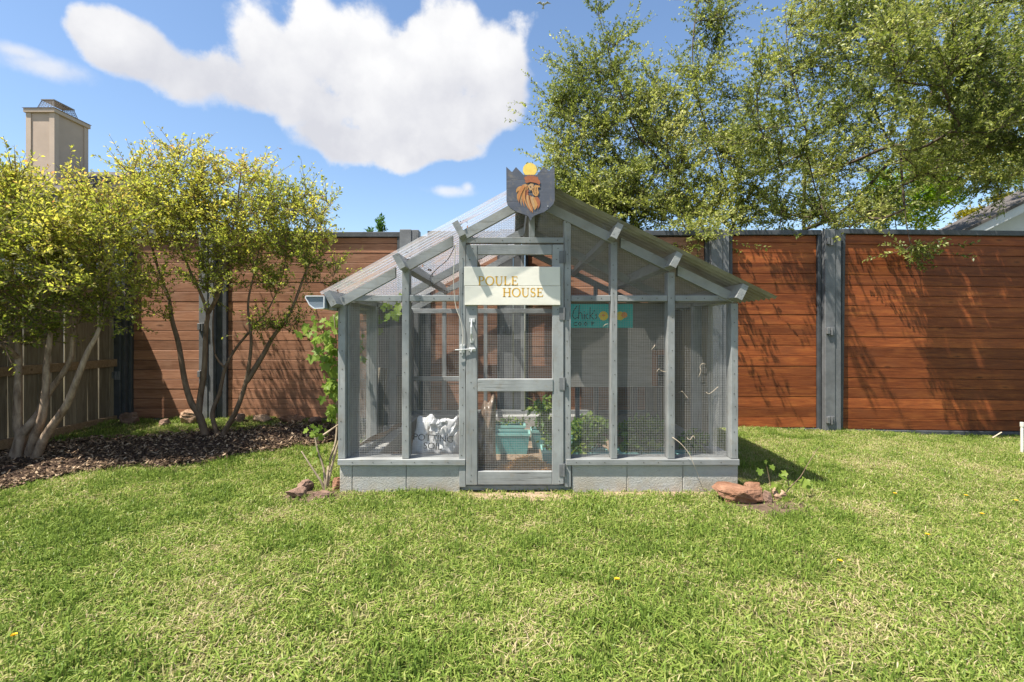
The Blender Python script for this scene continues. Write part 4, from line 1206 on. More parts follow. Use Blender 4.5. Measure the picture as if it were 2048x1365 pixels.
def make_tree(name, label, cat, base, stems, blobs, ntw, per, size, mats, tone, group=None, step=.12, reach=6, spread=.05, rscale=1.0, rmax=.2, up=.7, rtip=.0028, aspect=.5, big=.016, hollow=.35, power=2.35, srad=None, shoots=None, more=()):
    t = thing(name, label, cat, base, group)
    tg = blob_points(blobs, ntw, hollow) + [tuple(p) for p in more]
    A, par, kids, R, paths, nst = grow(stems, tg, step, up, rtip, power, srad)
    if srad: R = np.maximum(R, np.concatenate([SR_, np.zeros(len(R) - len(SR_))]))
    trunk = wood_mesh(A, par, kids, R, lambda i: i < nst, rscale=rscale, rmax=rmax)
    trunk.build('trunk', mats[0], t, smooth=True)
    br = wood_mesh(A, par, kids, R, lambda i: i >= nst, rscale=1.35, rmax=rmax)
    if shoots:                                # leafy shoots fanning out from every twig end
        ns, l0, l1, nl, upw, sprd = shoots; sp_, sd_ = [], []
        for path in paths:
            for k in range(ns):
                i = path[-1 - (k % min(len(path), 4))]; a = Vector(A[i]); ax = (a - Vector(A[par[i]])).normalized()
                d = (ax * .75 + Vector((0, 0, upw)) + Vector(RNG.normal(size=3)) * sprd).normalized(); L = RNG.uniform(l0, l1)
                bend = Vector((d.x * .25, d.y * .25, .12 if upw > .3 else -.05)) * L
                pts = [a + d * L * s_ + bend * s_ * s_ for s_ in (0, .34, .68, 1)]
                br.tube(pts, [.0032, .0026, .002, .001], 3, caps=False)
                ts_ = RNG.uniform(.12, 1.02, nl)[:, None]; ct_ = np.array(a)[None] + np.array(d) * L * ts_ + np.array(bend) * ts_ * ts_
                of = RNG.normal(size=(nl, 3)); of -= (of @ np.array(d))[:, None] * np.array(d); of /= np.linalg.norm(of, axis=1, keepdims=True)
                sp_.append(ct_ + of * .004); sd_.append(of * .85 + np.array(d) * .65 + RNG.normal(size=(nl, 3)) * .2)
        sp_ = np.concatenate(sp_); sd_ = np.concatenate(sd_)
    br.build('branches', mats[1], t, smooth=True)
    pos, dr, sz, tn = foliage(A, par, paths, per, size, spread, reach, tone)
    if shoots:
        pos = np.concatenate([pos, sp_]); dr = np.concatenate([dr, sd_]); sz = np.concatenate([sz, RNG.normal(size, size * .22, len(sp_)).clip(size * .45, size * 1.5)]); tn = np.concatenate([tn, tone(sp_)])
    me = leaf_mesh('crown', pos - np.array(base), dr, sz, aspect, .18, tn.clip(0, 1))
    o = link('crown', me, t, mats[2])
    return t

def gp(x, y, dz=0.0): return Vector((x, y, float(gz(x, y)) + dz))
# ------------------------------------------------------------------ crepe myrtles
def Z8(a, c_, Y): return P(a / 4.266, 640 + c_ / 4.266, Y)
def Z4(a, c_, Y): return P(240 + a / 2.967, 440 + c_ / 2.967, Y)
Y1 = 4.46
st1 = [[Z8(125, 1215, Y1), Z8(140, 1130, Y1), Z8(175, 990, Y1), Z8(150, 900, Y1), Z8(150, 700, Y1), Z8(158, 330, Y1 + .03), Z8(150, 100, Y1 + .05), Z8(140, -150, Y1 + .1), Z8(90, -500, Y1 + .15), Z8(60, -800, Y1 + .15)],
       [Z8(175, 990, Y1), Z8(260, 890, Y1 + .02), Z8(330, 800, Y1 + .06), Z8(410, 630, Y1 + .1), Z8(520, 480, Y1 + .1), Z8(600, 340, Y1 + .1), Z8(615, 180, Y1 + .1), Z8(650, 20, Y1 + .15), Z8(640, -300, Y1 + .2), Z8(700, -700, Y1 + .25)],
       [Z8(235, 1205, Y1 + .05), Z8(300, 990, Y1), Z8(360, 830, Y1 - .04), Z8(390, 600, Y1 - .05), Z8(400, 350, Y1 - .05), Z8(425, 180, Y1 - .05), Z8(430, 0, Y1), Z8(360, -300, Y1), Z8(380, -700, Y1), Z8(350, -900, Y1 + .05)],
       [Z8(285, 1225, Y1 - .02), Z8(390, 990, Y1 - .06), Z8(560, 740, Y1 - .1), Z8(660, 500, Y1 - .1), Z8(740, 290, Y1 - .08), Z8(830, 120, Y1 - .05), Z8(880, -60, Y1), Z8(930, -350, Y1 + .05), Z8(980, -700, Y1 + .1)],
       [Z8(158, 330, Y1 + .03), Z8(60, 240, Y1 - .1), Z8(-40, 180, Y1 - .2), Z8(-150, -100, Y1 - .2), Z8(-200, -500, Y1 - .2)]]
bl1 = [(60, 640, 4.3, 90, 40, .3), (200, 620, 4.5, 50, 50, .25), (-30, 470, 4.35, 100, 110, .45), (70, 460, 4.5, 110, 95, .5), (170, 480, 4.55, 80, 95, .42), (20, 390, 4.5, 50, 45, .25), (10, 540, 4.35, 100, 70, .38), (115, 560, 4.3, 90, 65, .35), (215, 440, 4.6, 50, 75, .28), (205, 540, 4.6, 55, 60, .28),
       (20, 680, 4.3, 40, 30, .2), (70, 690, 4.35, 40, 22, .2), (150, 400, 4.5, 40, 40, .2), (10, 350, 4.45, 30, 35, .2)]
mt = lambda p: .38 + .22 * clump_noise(p, 3.0) + .22 * (p[:, 2] - 1.9) + RNG.normal(0, .17, len(p))
make_tree('crepe_myrtle', 'multi-trunked crepe myrtle with yellow-green leaves in front of the picket fence', 'tree', Z8(200, 1200, Y1), st1, bl1, 270, 10, .033, (M['myrtle_bark'], M['myrtle_twig'], M['myrtle_leaf']), mt,
          'crepe myrtles in the mulch bed', step=.08, reach=5, spread=.035, rmax=.062, rscale=1.0, rtip=.0022, power=2.7, srad=[(.056, .010), (.042, .008), (.044, .008), (.042, .007), (.026, .005)], shoots=(6, .12, .34, 21, .45, .55))
Y2 = 5.22
st2 = [[Z4(515, 1345, Y2), Z4(505, 1270, Y2), Z4(465, 1150, Y2), Z4(425, 1090, Y2), Z4(385, 960, Y2), Z4(348, 740, Y2), Z4(310, 600, Y2), Z4(290, 470, Y2 + .05), Z4(255, 380, Y2 + .05), Z4(200, 200, Y2), Z4(150, 20, Y2), Z4(120, -200, Y2)],
       [Z4(465, 1150, Y2), Z4(478, 1040, Y2 + .03), Z4(500, 880, Y2 + .04), Z4(510, 640, Y2 + .04), Z4(520, 560, Y2 + .04), Z4(480, 440, Y2 + .05), Z4(410, 290, Y2 + .05), Z4(345, 100, Y2 + .05), Z4(320, -100, Y2), Z4(350, -400, Y2)],
       [Z4(520, 560, Y2 + .04), Z4(580, 450, Y2 - .05), Z4(620, 300, Y2 - .1), Z4(650, 140, Y2 - .1), Z4(690, -60, Y2 - .1), Z4(720, -300, Y2 - .1)],
       [Z4(580, 1340, Y2 + .05), Z4(575, 1270, Y2 + .05), Z4(548, 1150, Y2 + .06), Z4(590, 1030, Y2 + .1), Z4(625, 880, Y2 + .12), Z4(690, 760, Y2 + .15), Z4(790, 640, Y2 + .15), Z4(880, 530, Y2 + .15), Z4(960, 350, Y2 + .2), Z4(1000, 100, Y2 + .2)],
       [Z4(625, 880, Y2 + .12), Z4(565, 800, Y2 + .18), Z4(550, 620, Y2 + .2), Z4(570, 400, Y2 + .2)],
       [Z4(590, 1340, Y2 - .03), Z4(620, 1260, Y2 - .03), Z4(690, 1130, Y2 - .05), Z4(745, 970, Y2 - .06), Z4(770, 830, Y2 - .08), Z4(778, 700, Y2 - .1), Z4(760, 500, Y2 - .1), Z4(800, 300, Y2 - .1), Z4(860, 0, Y2 - .1)],
       [Z4(745, 970, Y2 - .06), Z4(850, 800, Y2), Z4(905, 700, Y2), Z4(1010, 550, Y2), Z4(1090, 340, Y2 + .05), Z4(1160, 160, Y2 + .1), Z4(1200, 0, Y2 + .1)]]
bl2 = [(300, 620, 5.1, 50, 45, .2), (480, 560, 5.1, 110, 30, .3), (600, 560, 5.15, 80, 30, .25), (640, 540, 5.2, 45, 45, .2), (250, 560, 5.1, 30, 50, .2), (520, 450, 5.2, 120, 60, .35), (335, 400, 5.2, 95, 95, .45), (362, 318, 5.2, 30, 38, .2), (285, 375, 5.1, 45, 50, .28), (470, 400, 5.25, 95, 70, .45), (585, 450, 5.25, 90, 70, .42), (480, 355, 5.3, 28, 36, .2), (645, 425, 5.3, 45, 55, .26), (400, 480, 5.1, 120, 55, .4), (560, 520, 5.2, 90, 40, .35),
       (655, 520, 5.2, 30, 28, .16), (300, 570, 5.15, 35, 35, .2), (270, 450, 5.15, 40, 60, .3), (430, 560, 5.0, 60, 30, .25), (560, 650, 5.2, 60, 22, .2), (600, 690, 5.25, 20, 10, .1), (420, 375, 5.2, 35, 30, .2), (640, 400, 5.3, 14, 22, .1), (555, 420, 5.3, 40, 30, .2)]
make_tree('crepe_myrtle', 'spreading multi-trunked crepe myrtle beside the coop gutter in the mulch bed', 'tree', Z4(555, 1310, Y2), st2, bl2, 310, 9, .033, (M['myrtle_twig'], M['myrtle_twig'], M['myrtle_leaf']), lambda p: mt(p) - .05,
          'crepe myrtles in the mulch bed', step=.09, reach=5, spread=.035, rmax=.056, rscale=1.0, rtip=.0022, power=2.7, srad=[(.046, .006), (.036, .006), (.024, .005), (.03, .005), (.013, .004), (.036, .005), (.032, .005)], shoots=(6, .12, .36, 20, .45, .55))

# ------------------------------------------------------------------ big evergreens behind the back fence
otone = lambda p: .46 + .32 * clump_noise(p, 1.6) + RNG.normal(0, .17, len(p))
B1 = Vector((3.55, 7.3, -.05))
R1s = [[B1, B1 + Vector((.0, .05, 1.2)), P(1470, 462, 7.2), P(1440, 330, 7.3), P(1400, 210, 7.35), P(1385, 100, 7.4), P(1400, -20, 7.4)],
       [P(1470, 462, 7.2), P(1425, 425, 7.1), P(1388, 395, 7.0), P(1330, 330, 6.95), P(1270, 260, 7.0), P(1230, 150, 7.1), P(1200, 40, 7.1)],
       [P(1388, 395, 7.0), P(1300, 390, 6.9), P(1200, 370, 6.95), P(1110, 300, 7.1)],
       [P(1440, 330, 7.3), P(1500, 240, 7.5), P(1520, 150, 7.6)]]
R1b = [(1190, 425, 7.0, 90, 38, .5), (1300, 435, 6.9, 90, 34, .5), (1440, 425, 7.1, 80, 36, .5), (1120, 400, 7.1, 50, 40, .4), (1170, 340, 7.1, 80, 85, .8), (1150, 260, 7.1, 55, 70, .55), (1225, 130, 7.2, 36, 90, .4), (1165, 180, 7.2, 40, 65, .4), (1260, 250, 7.2, 90, 100, .8), (1405, 120, 7.4, 48, 100, .5), (1430, 30, 7.5, 40, 40, .4), (1330, 380, 6.9, 115, 75, .8), (1430, 270, 7.4, 90, 100, .8),
       (1395, 468, 6.2, 44, 24, .2), (1395, 470, 6.2, 40, 22, .2), (1380, 465, 6.2, 40, 22, .2), (1240, 410, 6.9, 95, 50, .7), (1160, 410, 7.0, 90, 40, .5), (1500, 370, 7.2, 70, 70, .6), (1210, 30, 7.2, 22, 40, .2), (1335, 210, 7.3, 40, 80, .5), (1085, 330, 7.1, 22, 24, .2), (1105, 220, 7.1, 16, 30, .2)]
make_tree('evergreen_tree', 'evergreen with a leaning trunk reaching over the fence above the coop roof', 'tree', tuple(B1), R1s, R1b, 260, 26, .041, (M['oak_bark'], M['oak_bark'], M['oak_leaf']), otone, 'evergreen trees beyond the back fence', step=.14, reach=6, spread=.06, rmax=.09, rtip=.004, rscale=1.1, more=[P(1375, 470, 6.2), P(1400, 478, 6.2), P(1415, 468, 6.25)], shoots=(11, .2, .55, 36, .35, .6))
B2 = Vector((4.75, 8.0, -.05))
R2s = [[B2, P(1608, 460, 8.0), P(1610, 350, 8.0), P(1612, 260, 8.0), P(1580, 130, 8.1), P(1570, 20, 8.1)],
       [P(1608, 460, 8.0), P(1690, 420, 7.9), P(1790, 310, 7.8), P(1840, 240, 7.7), P(1890, 120, 7.7), P(1960, -20, 7.7)],
       [P(1790, 310, 7.8), P(1740, 180, 7.9), P(1770, 60, 8.0)],
       [P(1690, 420, 7.9), P(1850, 350, 7.2), P(1950, 280, 6.6), P(2080, 200, 6.2)],
       [P(1610, 350, 8.0), P(1690, 330, 7.2), P(1760, 300, 6.5), P(1800, 290, 6.1)],
       [P(1800, 290, 6.1), P(1806, 380, 5.95), P(1812, 440, 5.9), P(1820, 485, 5.86)]]
R2b = [(1540, 430, 7.6, 90, 34, .6), (1545, 220, 8, 55, 120, .8), (1640, 110, 8, 90, 120, 1.0), (1740, 130, 8, 110, 120, 1.1), (1640, 300, 7.6, 130, 90, 1.1), (1880, 110, 7.8, 140, 120, 1.2), (1840, 290, 7.4, 130, 90, 1.1), (1990, 260, 7.4, 110, 130, 1.2), (1600, 420, 7.2, 120, 38, .7), (1720, 420, 6.9, 110, 38, .7),
       (1930, 0, 8, 170, 70, 1), (2120, 120, 7.5, 110, 180, 1.1), (1700, 20, 8, 110, 60, .9), (1822, 500, 5.86, 34, 18, .12), (1820, 505, 5.86, 30, 16, .12), (1825, 498, 5.86, 30, 16, .12), (1818, 505, 5.86, 28, 14, .12), (1600, 30, 8.0, 40, 40, .5), (1960, 370, 7.6, 100, 30, .6)]
R2o = [(1530, 130, 5.5, 40, 60, .15), (1860, 110, 5.2, 110, 100, .3), (1990, 200, 5.3, 110, 110, .3), (1880, 300, 5.85, 150, 80, .35), (2020, 240, 5.75, 120, 110, .4), (1560, 300, 6.0, 90, 70, .3)]
make_tree('evergreen_tree', 'broad dense evergreen overhanging the red-brown fence', 'tree', tuple(B2), R2s, R2b + R2o, 410, 26, .041, (M['oak_bark'], M['oak_bark'], M['oak_leaf']), lambda p: otone(p) - .04, 'evergreen trees beyond the back fence', step=.15, reach=6, spread=.06, rmax=.11, rtip=.004, rscale=1.1, more=[P(1812, 500, 5.84), P(1838, 502, 5.86), P(1700, 455, 6.3), P(1560, 452, 6.4)], shoots=(11, .2, .55, 36, .3, .6))
B3 = Vector((9.6, 12.0, -.1))
R3s = [[B3, P(1830, 470, 12), P(1850, 400, 12), P(1870, 320, 12)], [P(1830, 470, 12), P(1900, 420, 12), P(1960, 370, 12)], [B3, P(1790, 440, 12.3), P(1760, 380, 12.4)]]
R3b = [(1830, 370, 12, 110, 60, 1), (1880, 380, 11.6, 60, 40, .8), (2020, 330, 12, 90, 45, .9), (1760, 420, 12, 60, 40, .7), (1880, 310, 12, 80, 40, .8), (1840, 440, 11.6, 50, 20, .5)]
make_tree('deciduous_tree', 'airy lime-green tree in fresh leaf beside the pale gable', 'tree', tuple(B3), R3s, R3b, 420, 46, .075, (M['oak_bark'], M['oak_bark'], M['lime_leaf']), lambda p: .5 + .3 * clump_noise(p, 1.3) + RNG.normal(0, .18, len(p)), step=.2, reach=4, spread=.09, rmax=.08)
B4 = Vector((15.2, 16.0, -.1))
R4b = [(1960, 440, 16.0, 55, 26, .5), (2010, 405, 16.0, 40, 22, .4), (1930, 458, 16.0, 40, 18, .4)]
make_tree('golden_shrub', 'golden-yellow shrub against the slope of the pale gable roof', 'shrub', tuple(B4), [[B4, P(1965, 480, 16.0), P(1970, 450, 16.0)], [B4, P(1990, 470, 16.0), P(2010, 415, 16.0)]], R4b, 130, 60, .08, (M['oak_bark'], M['oak_bark'], M['yellow_leaf']), lambda p: .5 + .3 * clump_noise(p, 3) + RNG.normal(0, .18, len(p)), step=.15, reach=3, spread=.08)
B5 = Vector((-3.3, 12.0, -.1))
make_tree('young_tree', 'small green treetop just showing over the fence near the crepe myrtle', 'tree', tuple(B5), [[B5, P(757, 500, 12), P(760, 445, 12)], [B5, P(740, 490, 12), P(742, 460, 12)]], [(762, 452, 12, 9, 20, .15), (742, 463, 12, 9, 8, .12), (766, 434, 12, 4, 8, .06)], 34, 30, .07, (M['oak_bark'], M['oak_bark'], M['garden_leaf']), lambda p: .35 + RNG.normal(0, .15, len(p)), step=.15, reach=3, spread=.05)

# ------------------------------------------------------------------ grape vines (every leaf a part)
def grape_leaf(seed):
    rnd = random.Random(seed)
    lobes = [(-150, .38), (-118, .62), (-98, .40), (-62, .84), (-40, .52), (-22, .80), (-10, .86), (0, 1.0), (10, .86), (22, .80), (40, .52), (62, .84), (98, .40), (118, .62), (150, .38)]
    vs = [(0, 0, 0)]; fold = rnd.uniform(.1, .3); cur = rnd.uniform(-.35, .15)
    ring = [(0, .12 - .3, 0)] 
    out = []
    for a, r in lobes:
        a2 = math.radians(a); r *= rnd.uniform(.88, 1.1)
        x, y = math.sin(a2) * r, math.cos(a2) * r + .1
        out.append((x, y, abs(x) * fold + cur * y * y * .5 + rnd.uniform(-.05, .05)))
    vs = [(0, .1, -.02)] + out + [(0, -.06, 0)]
    n = len(out); f = [(0, i, i + 1) for i in range(1, n)] + [(0, n, n + 1), (0, n + 1, 1)]
    me = bpy.data.meshes.new('leaf'); me.from_pydata(vs, [], f)
    me.polygons.foreach_set('use_smooth', [True] * len(f)); me.update(); return me
def vine_leaf_mat(name, lo, hi):
    b = NB(name); v = b.coords('Object', (1, 1, 1)); tone = b.maprange(b.rand, 0, 1, 0, 1)
    c = b.mix(tone, lo, hi); n = b.noise(v, 3.0, 4)
    c = b.mix(b.math('MULTIPLY', n, .35), c, tuple(q_ * 1.6 for q_ in hi))
    pb = b.node('ShaderNodeBsdfPrincipled'); b.l.new(c, pb.inputs['Base Color']); pb.inputs['Roughness'].default_value = .5; pb.inputs['Specular IOR Level'].default_value = .25
    tl = b.node('ShaderNodeBsdfTranslucent'); h = b.node('ShaderNodeHueSaturation'); h.inputs['Value'].default_value = 1.4; b.l.new(c, h.inputs['Color']); b.l.new(h.outputs[0], tl.inputs[0])
    ms = b.node('ShaderNodeMixShader'); ms.inputs[0].default_value = .5; b.l.new(pb.outputs[0], ms.inputs[1]); b.l.new(tl.outputs[0], ms.inputs[2]); b.l.new(ms.outputs[0], b.out.inputs['Surface']); return b.m
M['grape'] = vine_leaf_mat('grape_leaves', (0.09, 0.165, 0.025), (0.21, 0.285, 0.045))
LM = [grape_leaf(s) for s in range(5)]
for me in LM: me.materials.append(M['grape'])
def put_leaf(par, p, size, face=Vector((0, -1, .4)), rnd=.7):
    o = link('leaf', random.choice(LM), par)
    o.location = Vector(p) - wpos(par)
    n = (face + Vector((random.gauss(0, rnd), random.gauss(0, rnd), random.gauss(0, rnd * .6)))).normalized()
    d = Vector((random.gauss(0, .6), random.gauss(0, .3), -.9)); d = (d - n * d.dot(n)).normalized()
    s = d.cross(n)
    o.rotation_mode = 'QUATERNION'; o.rotation_quaternion = Matrix((s, d, n)).transposed().to_quaternion(); o.scale = (size,) * 3
    return o
VB = P(648, 985, 3.72); VB.z = 0.0
gv_ = thing('grape_vine', 'leafy grape vine climbing the gutter-side corner of the coop', 'vine', tuple(VB))
VYs = lambda py: 3.72 + (900 - py) * .0009
can = [[(650, 985, 3.72), (643, 965, 3.72), (632, 948, 3.72), (615, 922, 3.72), (603, 903, 3.74)],
       [(650, 985, 3.72), (655, 950, 3.75), (660, 920, 3.8), (672, 880, 3.86), (674, 820, 3.9), (670, 740, 3.95), (672, 680, 3.95), (668, 630, 3.95)],
       [(652, 985, 3.74), (668, 915, 3.78), (684, 860, 3.82), (690, 800, 3.95), (684, 700, 4.0), (690, 640, 4.05)],
       [(632, 880, 3.75), (655, 865, 3.8), (690, 840, 3.9)], [(650, 985, 3.72), (648, 940, 3.75), (635, 900, 3.76), (628, 860, 3.78)]]
for c_ in can:
    pts = smooth_pts([P(*e) for e in c_], 5)
    MB().tube(pts, [.011 * (1 - .65 * i / len(pts)) for i in range(len(pts))], 7).build('cane', M['vine_bark'], gv_, smooth=True)
def clus(n, px, py, Y, rx, ry, rY, s0, s1, par=gv_, rnd=.6):
    for k in range(n):
        a = random.gauss(0, .5), random.gauss(0, .5), random.gauss(0, .5)
        put_leaf(par, P(px + a[0] * rx, py + a[1] * ry, Y + a[2] * rY), random.uniform(s0, s1), rnd=rnd)
clus(20, 650, 660, 3.9, 30, 24, .12, .035, .06); clus(8, 618, 657, 3.85, 22, 14, .08, .035, .055)
clus(34, 656, 715, 3.9, 22, 40, .1, .035, .065); clus(28, 664, 775, 3.9, 18, 35, .1, .035, .06); clus(18, 668, 825, 3.9, 14, 22, .1, .03, .05)
clus(12, 634, 862, 3.78, 20, 18, .08, .03, .05); clus(16, 640, 905, 3.78, 22, 28, .1, .025, .042); clus(5, 652, 940, 3.78, 16, 14, .08, .02, .035)
clus(10, 668, 640, 4.2, 10, 16, .2, .04, .06)
clus(20, 782, 624, 4.4, 26, 20, .12, .04, .065); clus(10, 724, 690, 4.12, 6, 55, .1, .025, .045); clus(4, 800, 590, 4.6, 20, 8, .2, .035, .05)

VB2 = P(1560, 1010, 3.45); VB2.z = 0.0
g2 = thing('young_vine', 'young grape vine sprouting beside the flat reddish rock', 'vine', tuple(VB2))
for c_ in ([(1562, 1000, 3.5), (1580, 975, 3.5), (1600, 955, 3.52), (1615, 930, 3.55), (1630, 905, 3.58), (1640, 893, 3.6)], [(1545, 985, 3.55), (1540, 965, 3.56), (1536, 945, 3.56), (1532, 925, 3.56)], [(1578, 972, 3.5), (1575, 960, 3.5), (1573, 945, 3.5)]):
    pts = smooth_pts([P(*e) for e in c_], 4); MB().tube(pts, [.0045 * (1 - .7 * i / len(pts)) for i in range(len(pts))], 6).build('cane', M['myrtle_twig'], g2, smooth=True)
for px, py, Y, s in ((1520, 940, 3.56, .034), (1543, 932, 3.56, .026), (1560, 952, 3.5, .04), (1572, 946, 3.5, .03), (1556, 975, 3.5, .042), (1549, 968, 3.5, .03), (1612, 960, 3.53, .045), (1620, 970, 3.53, .03), (1582, 990, 3.48, .036), (1606, 918, 3.55, .028), (1570, 995, 3.47, .028), (1530, 922, 3.56, .02)):
    put_leaf(g2, P(px, py, Y), s * 1.25, rnd=.5)

# dry tendrils caught in the wire
TD = [[(1206, 655), (1210, 650), (1216, 648)], [(1303, 700), (1308, 694), (1310, 690)], [(1313, 745), (1318, 738), (1322, 742), (1332, 744)], [(1397, 755), (1402, 742), (1400, 735), (1404, 728), (1412, 729)], [(1412, 785), (1418, 788), (1426, 783), (1436, 774)], [(1357, 786), (1364, 783), (1370, 790), (1376, 797)], [(1374, 876), (1380, 880), (1386, 872), (1390, 878)]]
where = ['just below the teal board', 'above the little orange hatch', 'beside the post by the orange hatch', 'high in the last mesh bay', 'forked low beside the corner roll', 'curled in the middle of the last mesh bay', 'knotted above the last planter']
M['tendril'] = plain('dry_tendril', (0.50, 0.42, 0.32), .8, .15, 20)
for t_, w_ in zip(TD, where):
    pts = smooth_pts([P(a, c_, CY + .045 - .01 * (i % 2)) for i, (a, c_) in enumerate(t_)], 3)
    tag(MB().tube(pts, .0016, 5).build('dry_tendril', M['tendril'], smooth=True), 'dry pale tendril caught in the wire ' + w_, 'tendril', 'dry tendrils in the coop wire')
pts = smooth_pts([P(1345, 875, CY - .006), P(1362, 888, CY - .03), P(1378, 908, CY - .045), P(1388, 930, CY - .05), P(1398, 955, CY - .03), P(1409, 984, CY - .02)], 4)
tag(MB().tube(pts, [.0026 * (1 - .4 * i / len(pts)) for i in range(len(pts))], 5).build('bare_stem', M['tendril'], smooth=True), 'long bare dry stem leaning across the block foundation near the coop corner', 'stem')

# ------------------------------------------------------------------ rocks
def rock(px, py, w, h, d, label, col, seed, Y=None, flat=.55, ang=0.0, group=None):
    rnd = random.Random(seed)
    bm = bmesh.new(); bmesh.ops.create_icosphere(bm, subdivisions=4, radius=1)
    planes = [(Vector((rnd.gauss(0, 1), rnd.gauss(0, 1), rnd.gauss(0, .8))).normalized(), rnd.uniform(.45, .78)) for _ in range(17)] + [(Vector((0, 0, 1)), flat), (Vector((0, 0, -1)), .7)]
    for v_ in bm.verts:
        for n, k in planes:
            e = v_.co.dot(n)
            if e > k: v_.co -= n * (e - k)
        v_.co += v_.co.normalized() * (.03 * math.sin(9 * v_.co.x + seed) * math.sin(8 * v_.co.y + 7 * v_.co.z) + .02 * math.sin(23 * v_.co.z + 5 * v_.co.x + seed) + rnd.uniform(-.012, .012))
    Yb = Y if Y else 1.17 / ((py - HOR) / FPX)
    c = P(px, py, Yb); x, y = c.x, c.y; z = float(gz(x, y))
    bmesh.ops.rotate(bm, verts=bm.verts, matrix=Matrix.Rotation(ang, 3, 'Y'))
    lo = min(v_.co.z for v_ in bm.verts); hi = max(v_.co.z for v_ in bm.verts); xr = max(abs(v_.co.x) for v_ in bm.verts)
    for v_ in bm.verts: v_.co = Vector((v_.co.x / xr * w / 2, v_.co.y * d / 2, (v_.co.z - lo) / (hi - lo) * (h + .03) - .03))
    me = bpy.data.meshes.new('rock'); bm.to_mesh(me); bm.free()
    o = link('rock', me, None, col); o.location = (x, y + d * .3, z)
    return tag(o, label, 'rock', group)
def stone(name, a, c_):
    b = NB(name); v = b.coords('Object', (1, 1, 1)); n = b.noise(v, 9, 6, .65); n2 = b.noise(v, 45, 4, .6)
    c = b.ramp(n, [(.3, a), (.68, c_)]); return b.pbr(c, .9, b.bump(b.math('ADD', n, b.math('MULTIPLY', n2, .6)), 1.0, .02), 0, .1)
M['rock_tan'] = stone('tan_sandstone', (0.20, 0.12, 0.075), (0.42, 0.29, 0.20)); M['rock_red'] = stone('rusty_sandstone', (0.15, 0.07, 0.04), (0.31, 0.175, 0.115)); M['rock_brown'] = stone('brown_stone', (0.12, 0.075, 0.055), (0.30, 0.20, 0.155))
gr = 'edging rocks along the back fence'
rock(253, 852, .24, .14, .2, 'rounded brown rock in the fence corner beside the dark post', M['rock_brown'], 3, 5.75, .9, group=gr)
rock(327, 856, .13, .08, .12, 'small pointed brown rock lying before the fence below the shadow edge', M['rock_brown'], 5, 5.65, group=gr)
rock(372, 853, .28, .16, .24, 'large tan boulder at the fence behind the spreading crepe myrtle', M['rock_tan'], 8, 5.7, .8, group=gr)
rock(472, 850, .2, .11, .2, 'grey-brown rock between crepe myrtle stems below the fence', M['rock_brown'], 9, 5.8, .7, group=gr)
rock(520, 846, .22, .09, .2, 'low tan rock right of the crepe myrtle stems by the fence', M['rock_tan'], 12, 5.82, .6, group=gr)
rock(578, 848, .36, .10, .22, 'long flat orange slab rock lying along the fence', M['rock_red'], 14, 5.82, .5, group=gr)
rock(628, 849, .2, .09, .2, 'dark low rock next to the long orange slab near the vine', M['rock_brown'], 15, 5.8, .6, group=gr)
gr = 'rocks ringing the grape vine'
rock(587, 998, .15, .075, .16, 'wedge-shaped brown rock at the outer edge of the vine ring', M['rock_brown'], 21, 3.52, .7, .3, group=gr)
rock(607, 978, .12, .085, .14, 'upright pinkish rock beside the vine stem', M['rock_brown'], 22, 3.66, .8, -.2, group=gr)
rock(641, 992, .16, .045, .14, 'thin flat brown slab in front of the vine stem', M['rock_brown'], 23, 3.52, .4, .15, group=gr)
rock(669, 978, .08, .09, .12, 'orange-red rock against the painted corner block', M['rock_red'], 24, 3.7, .9, group=gr)
gr = 'rocks round the young vine'
rock(1484, 1012, .33, .115, .26, 'large flat reddish-brown rock at the coop corner', M['rock_red'], 31, 3.38, .45, .06, group=gr)
rock(1511, 984, .15, .09, .14, 'small rusty rock peeking from behind the large flat rock', M['rock_red'], 32, 3.58, .6, group=gr)
rock(1541, 1014, .1, .085, .12, 'narrow upright brown rock beside the flat reddish rock', M['rock_brown'], 33, 3.42, .8, .3, group=gr)
rock(1564, 1004, .13, .085, .12, 'pale tan rock under the young vine leaves', M['rock_tan'], 34, 3.48, .6, group=gr)

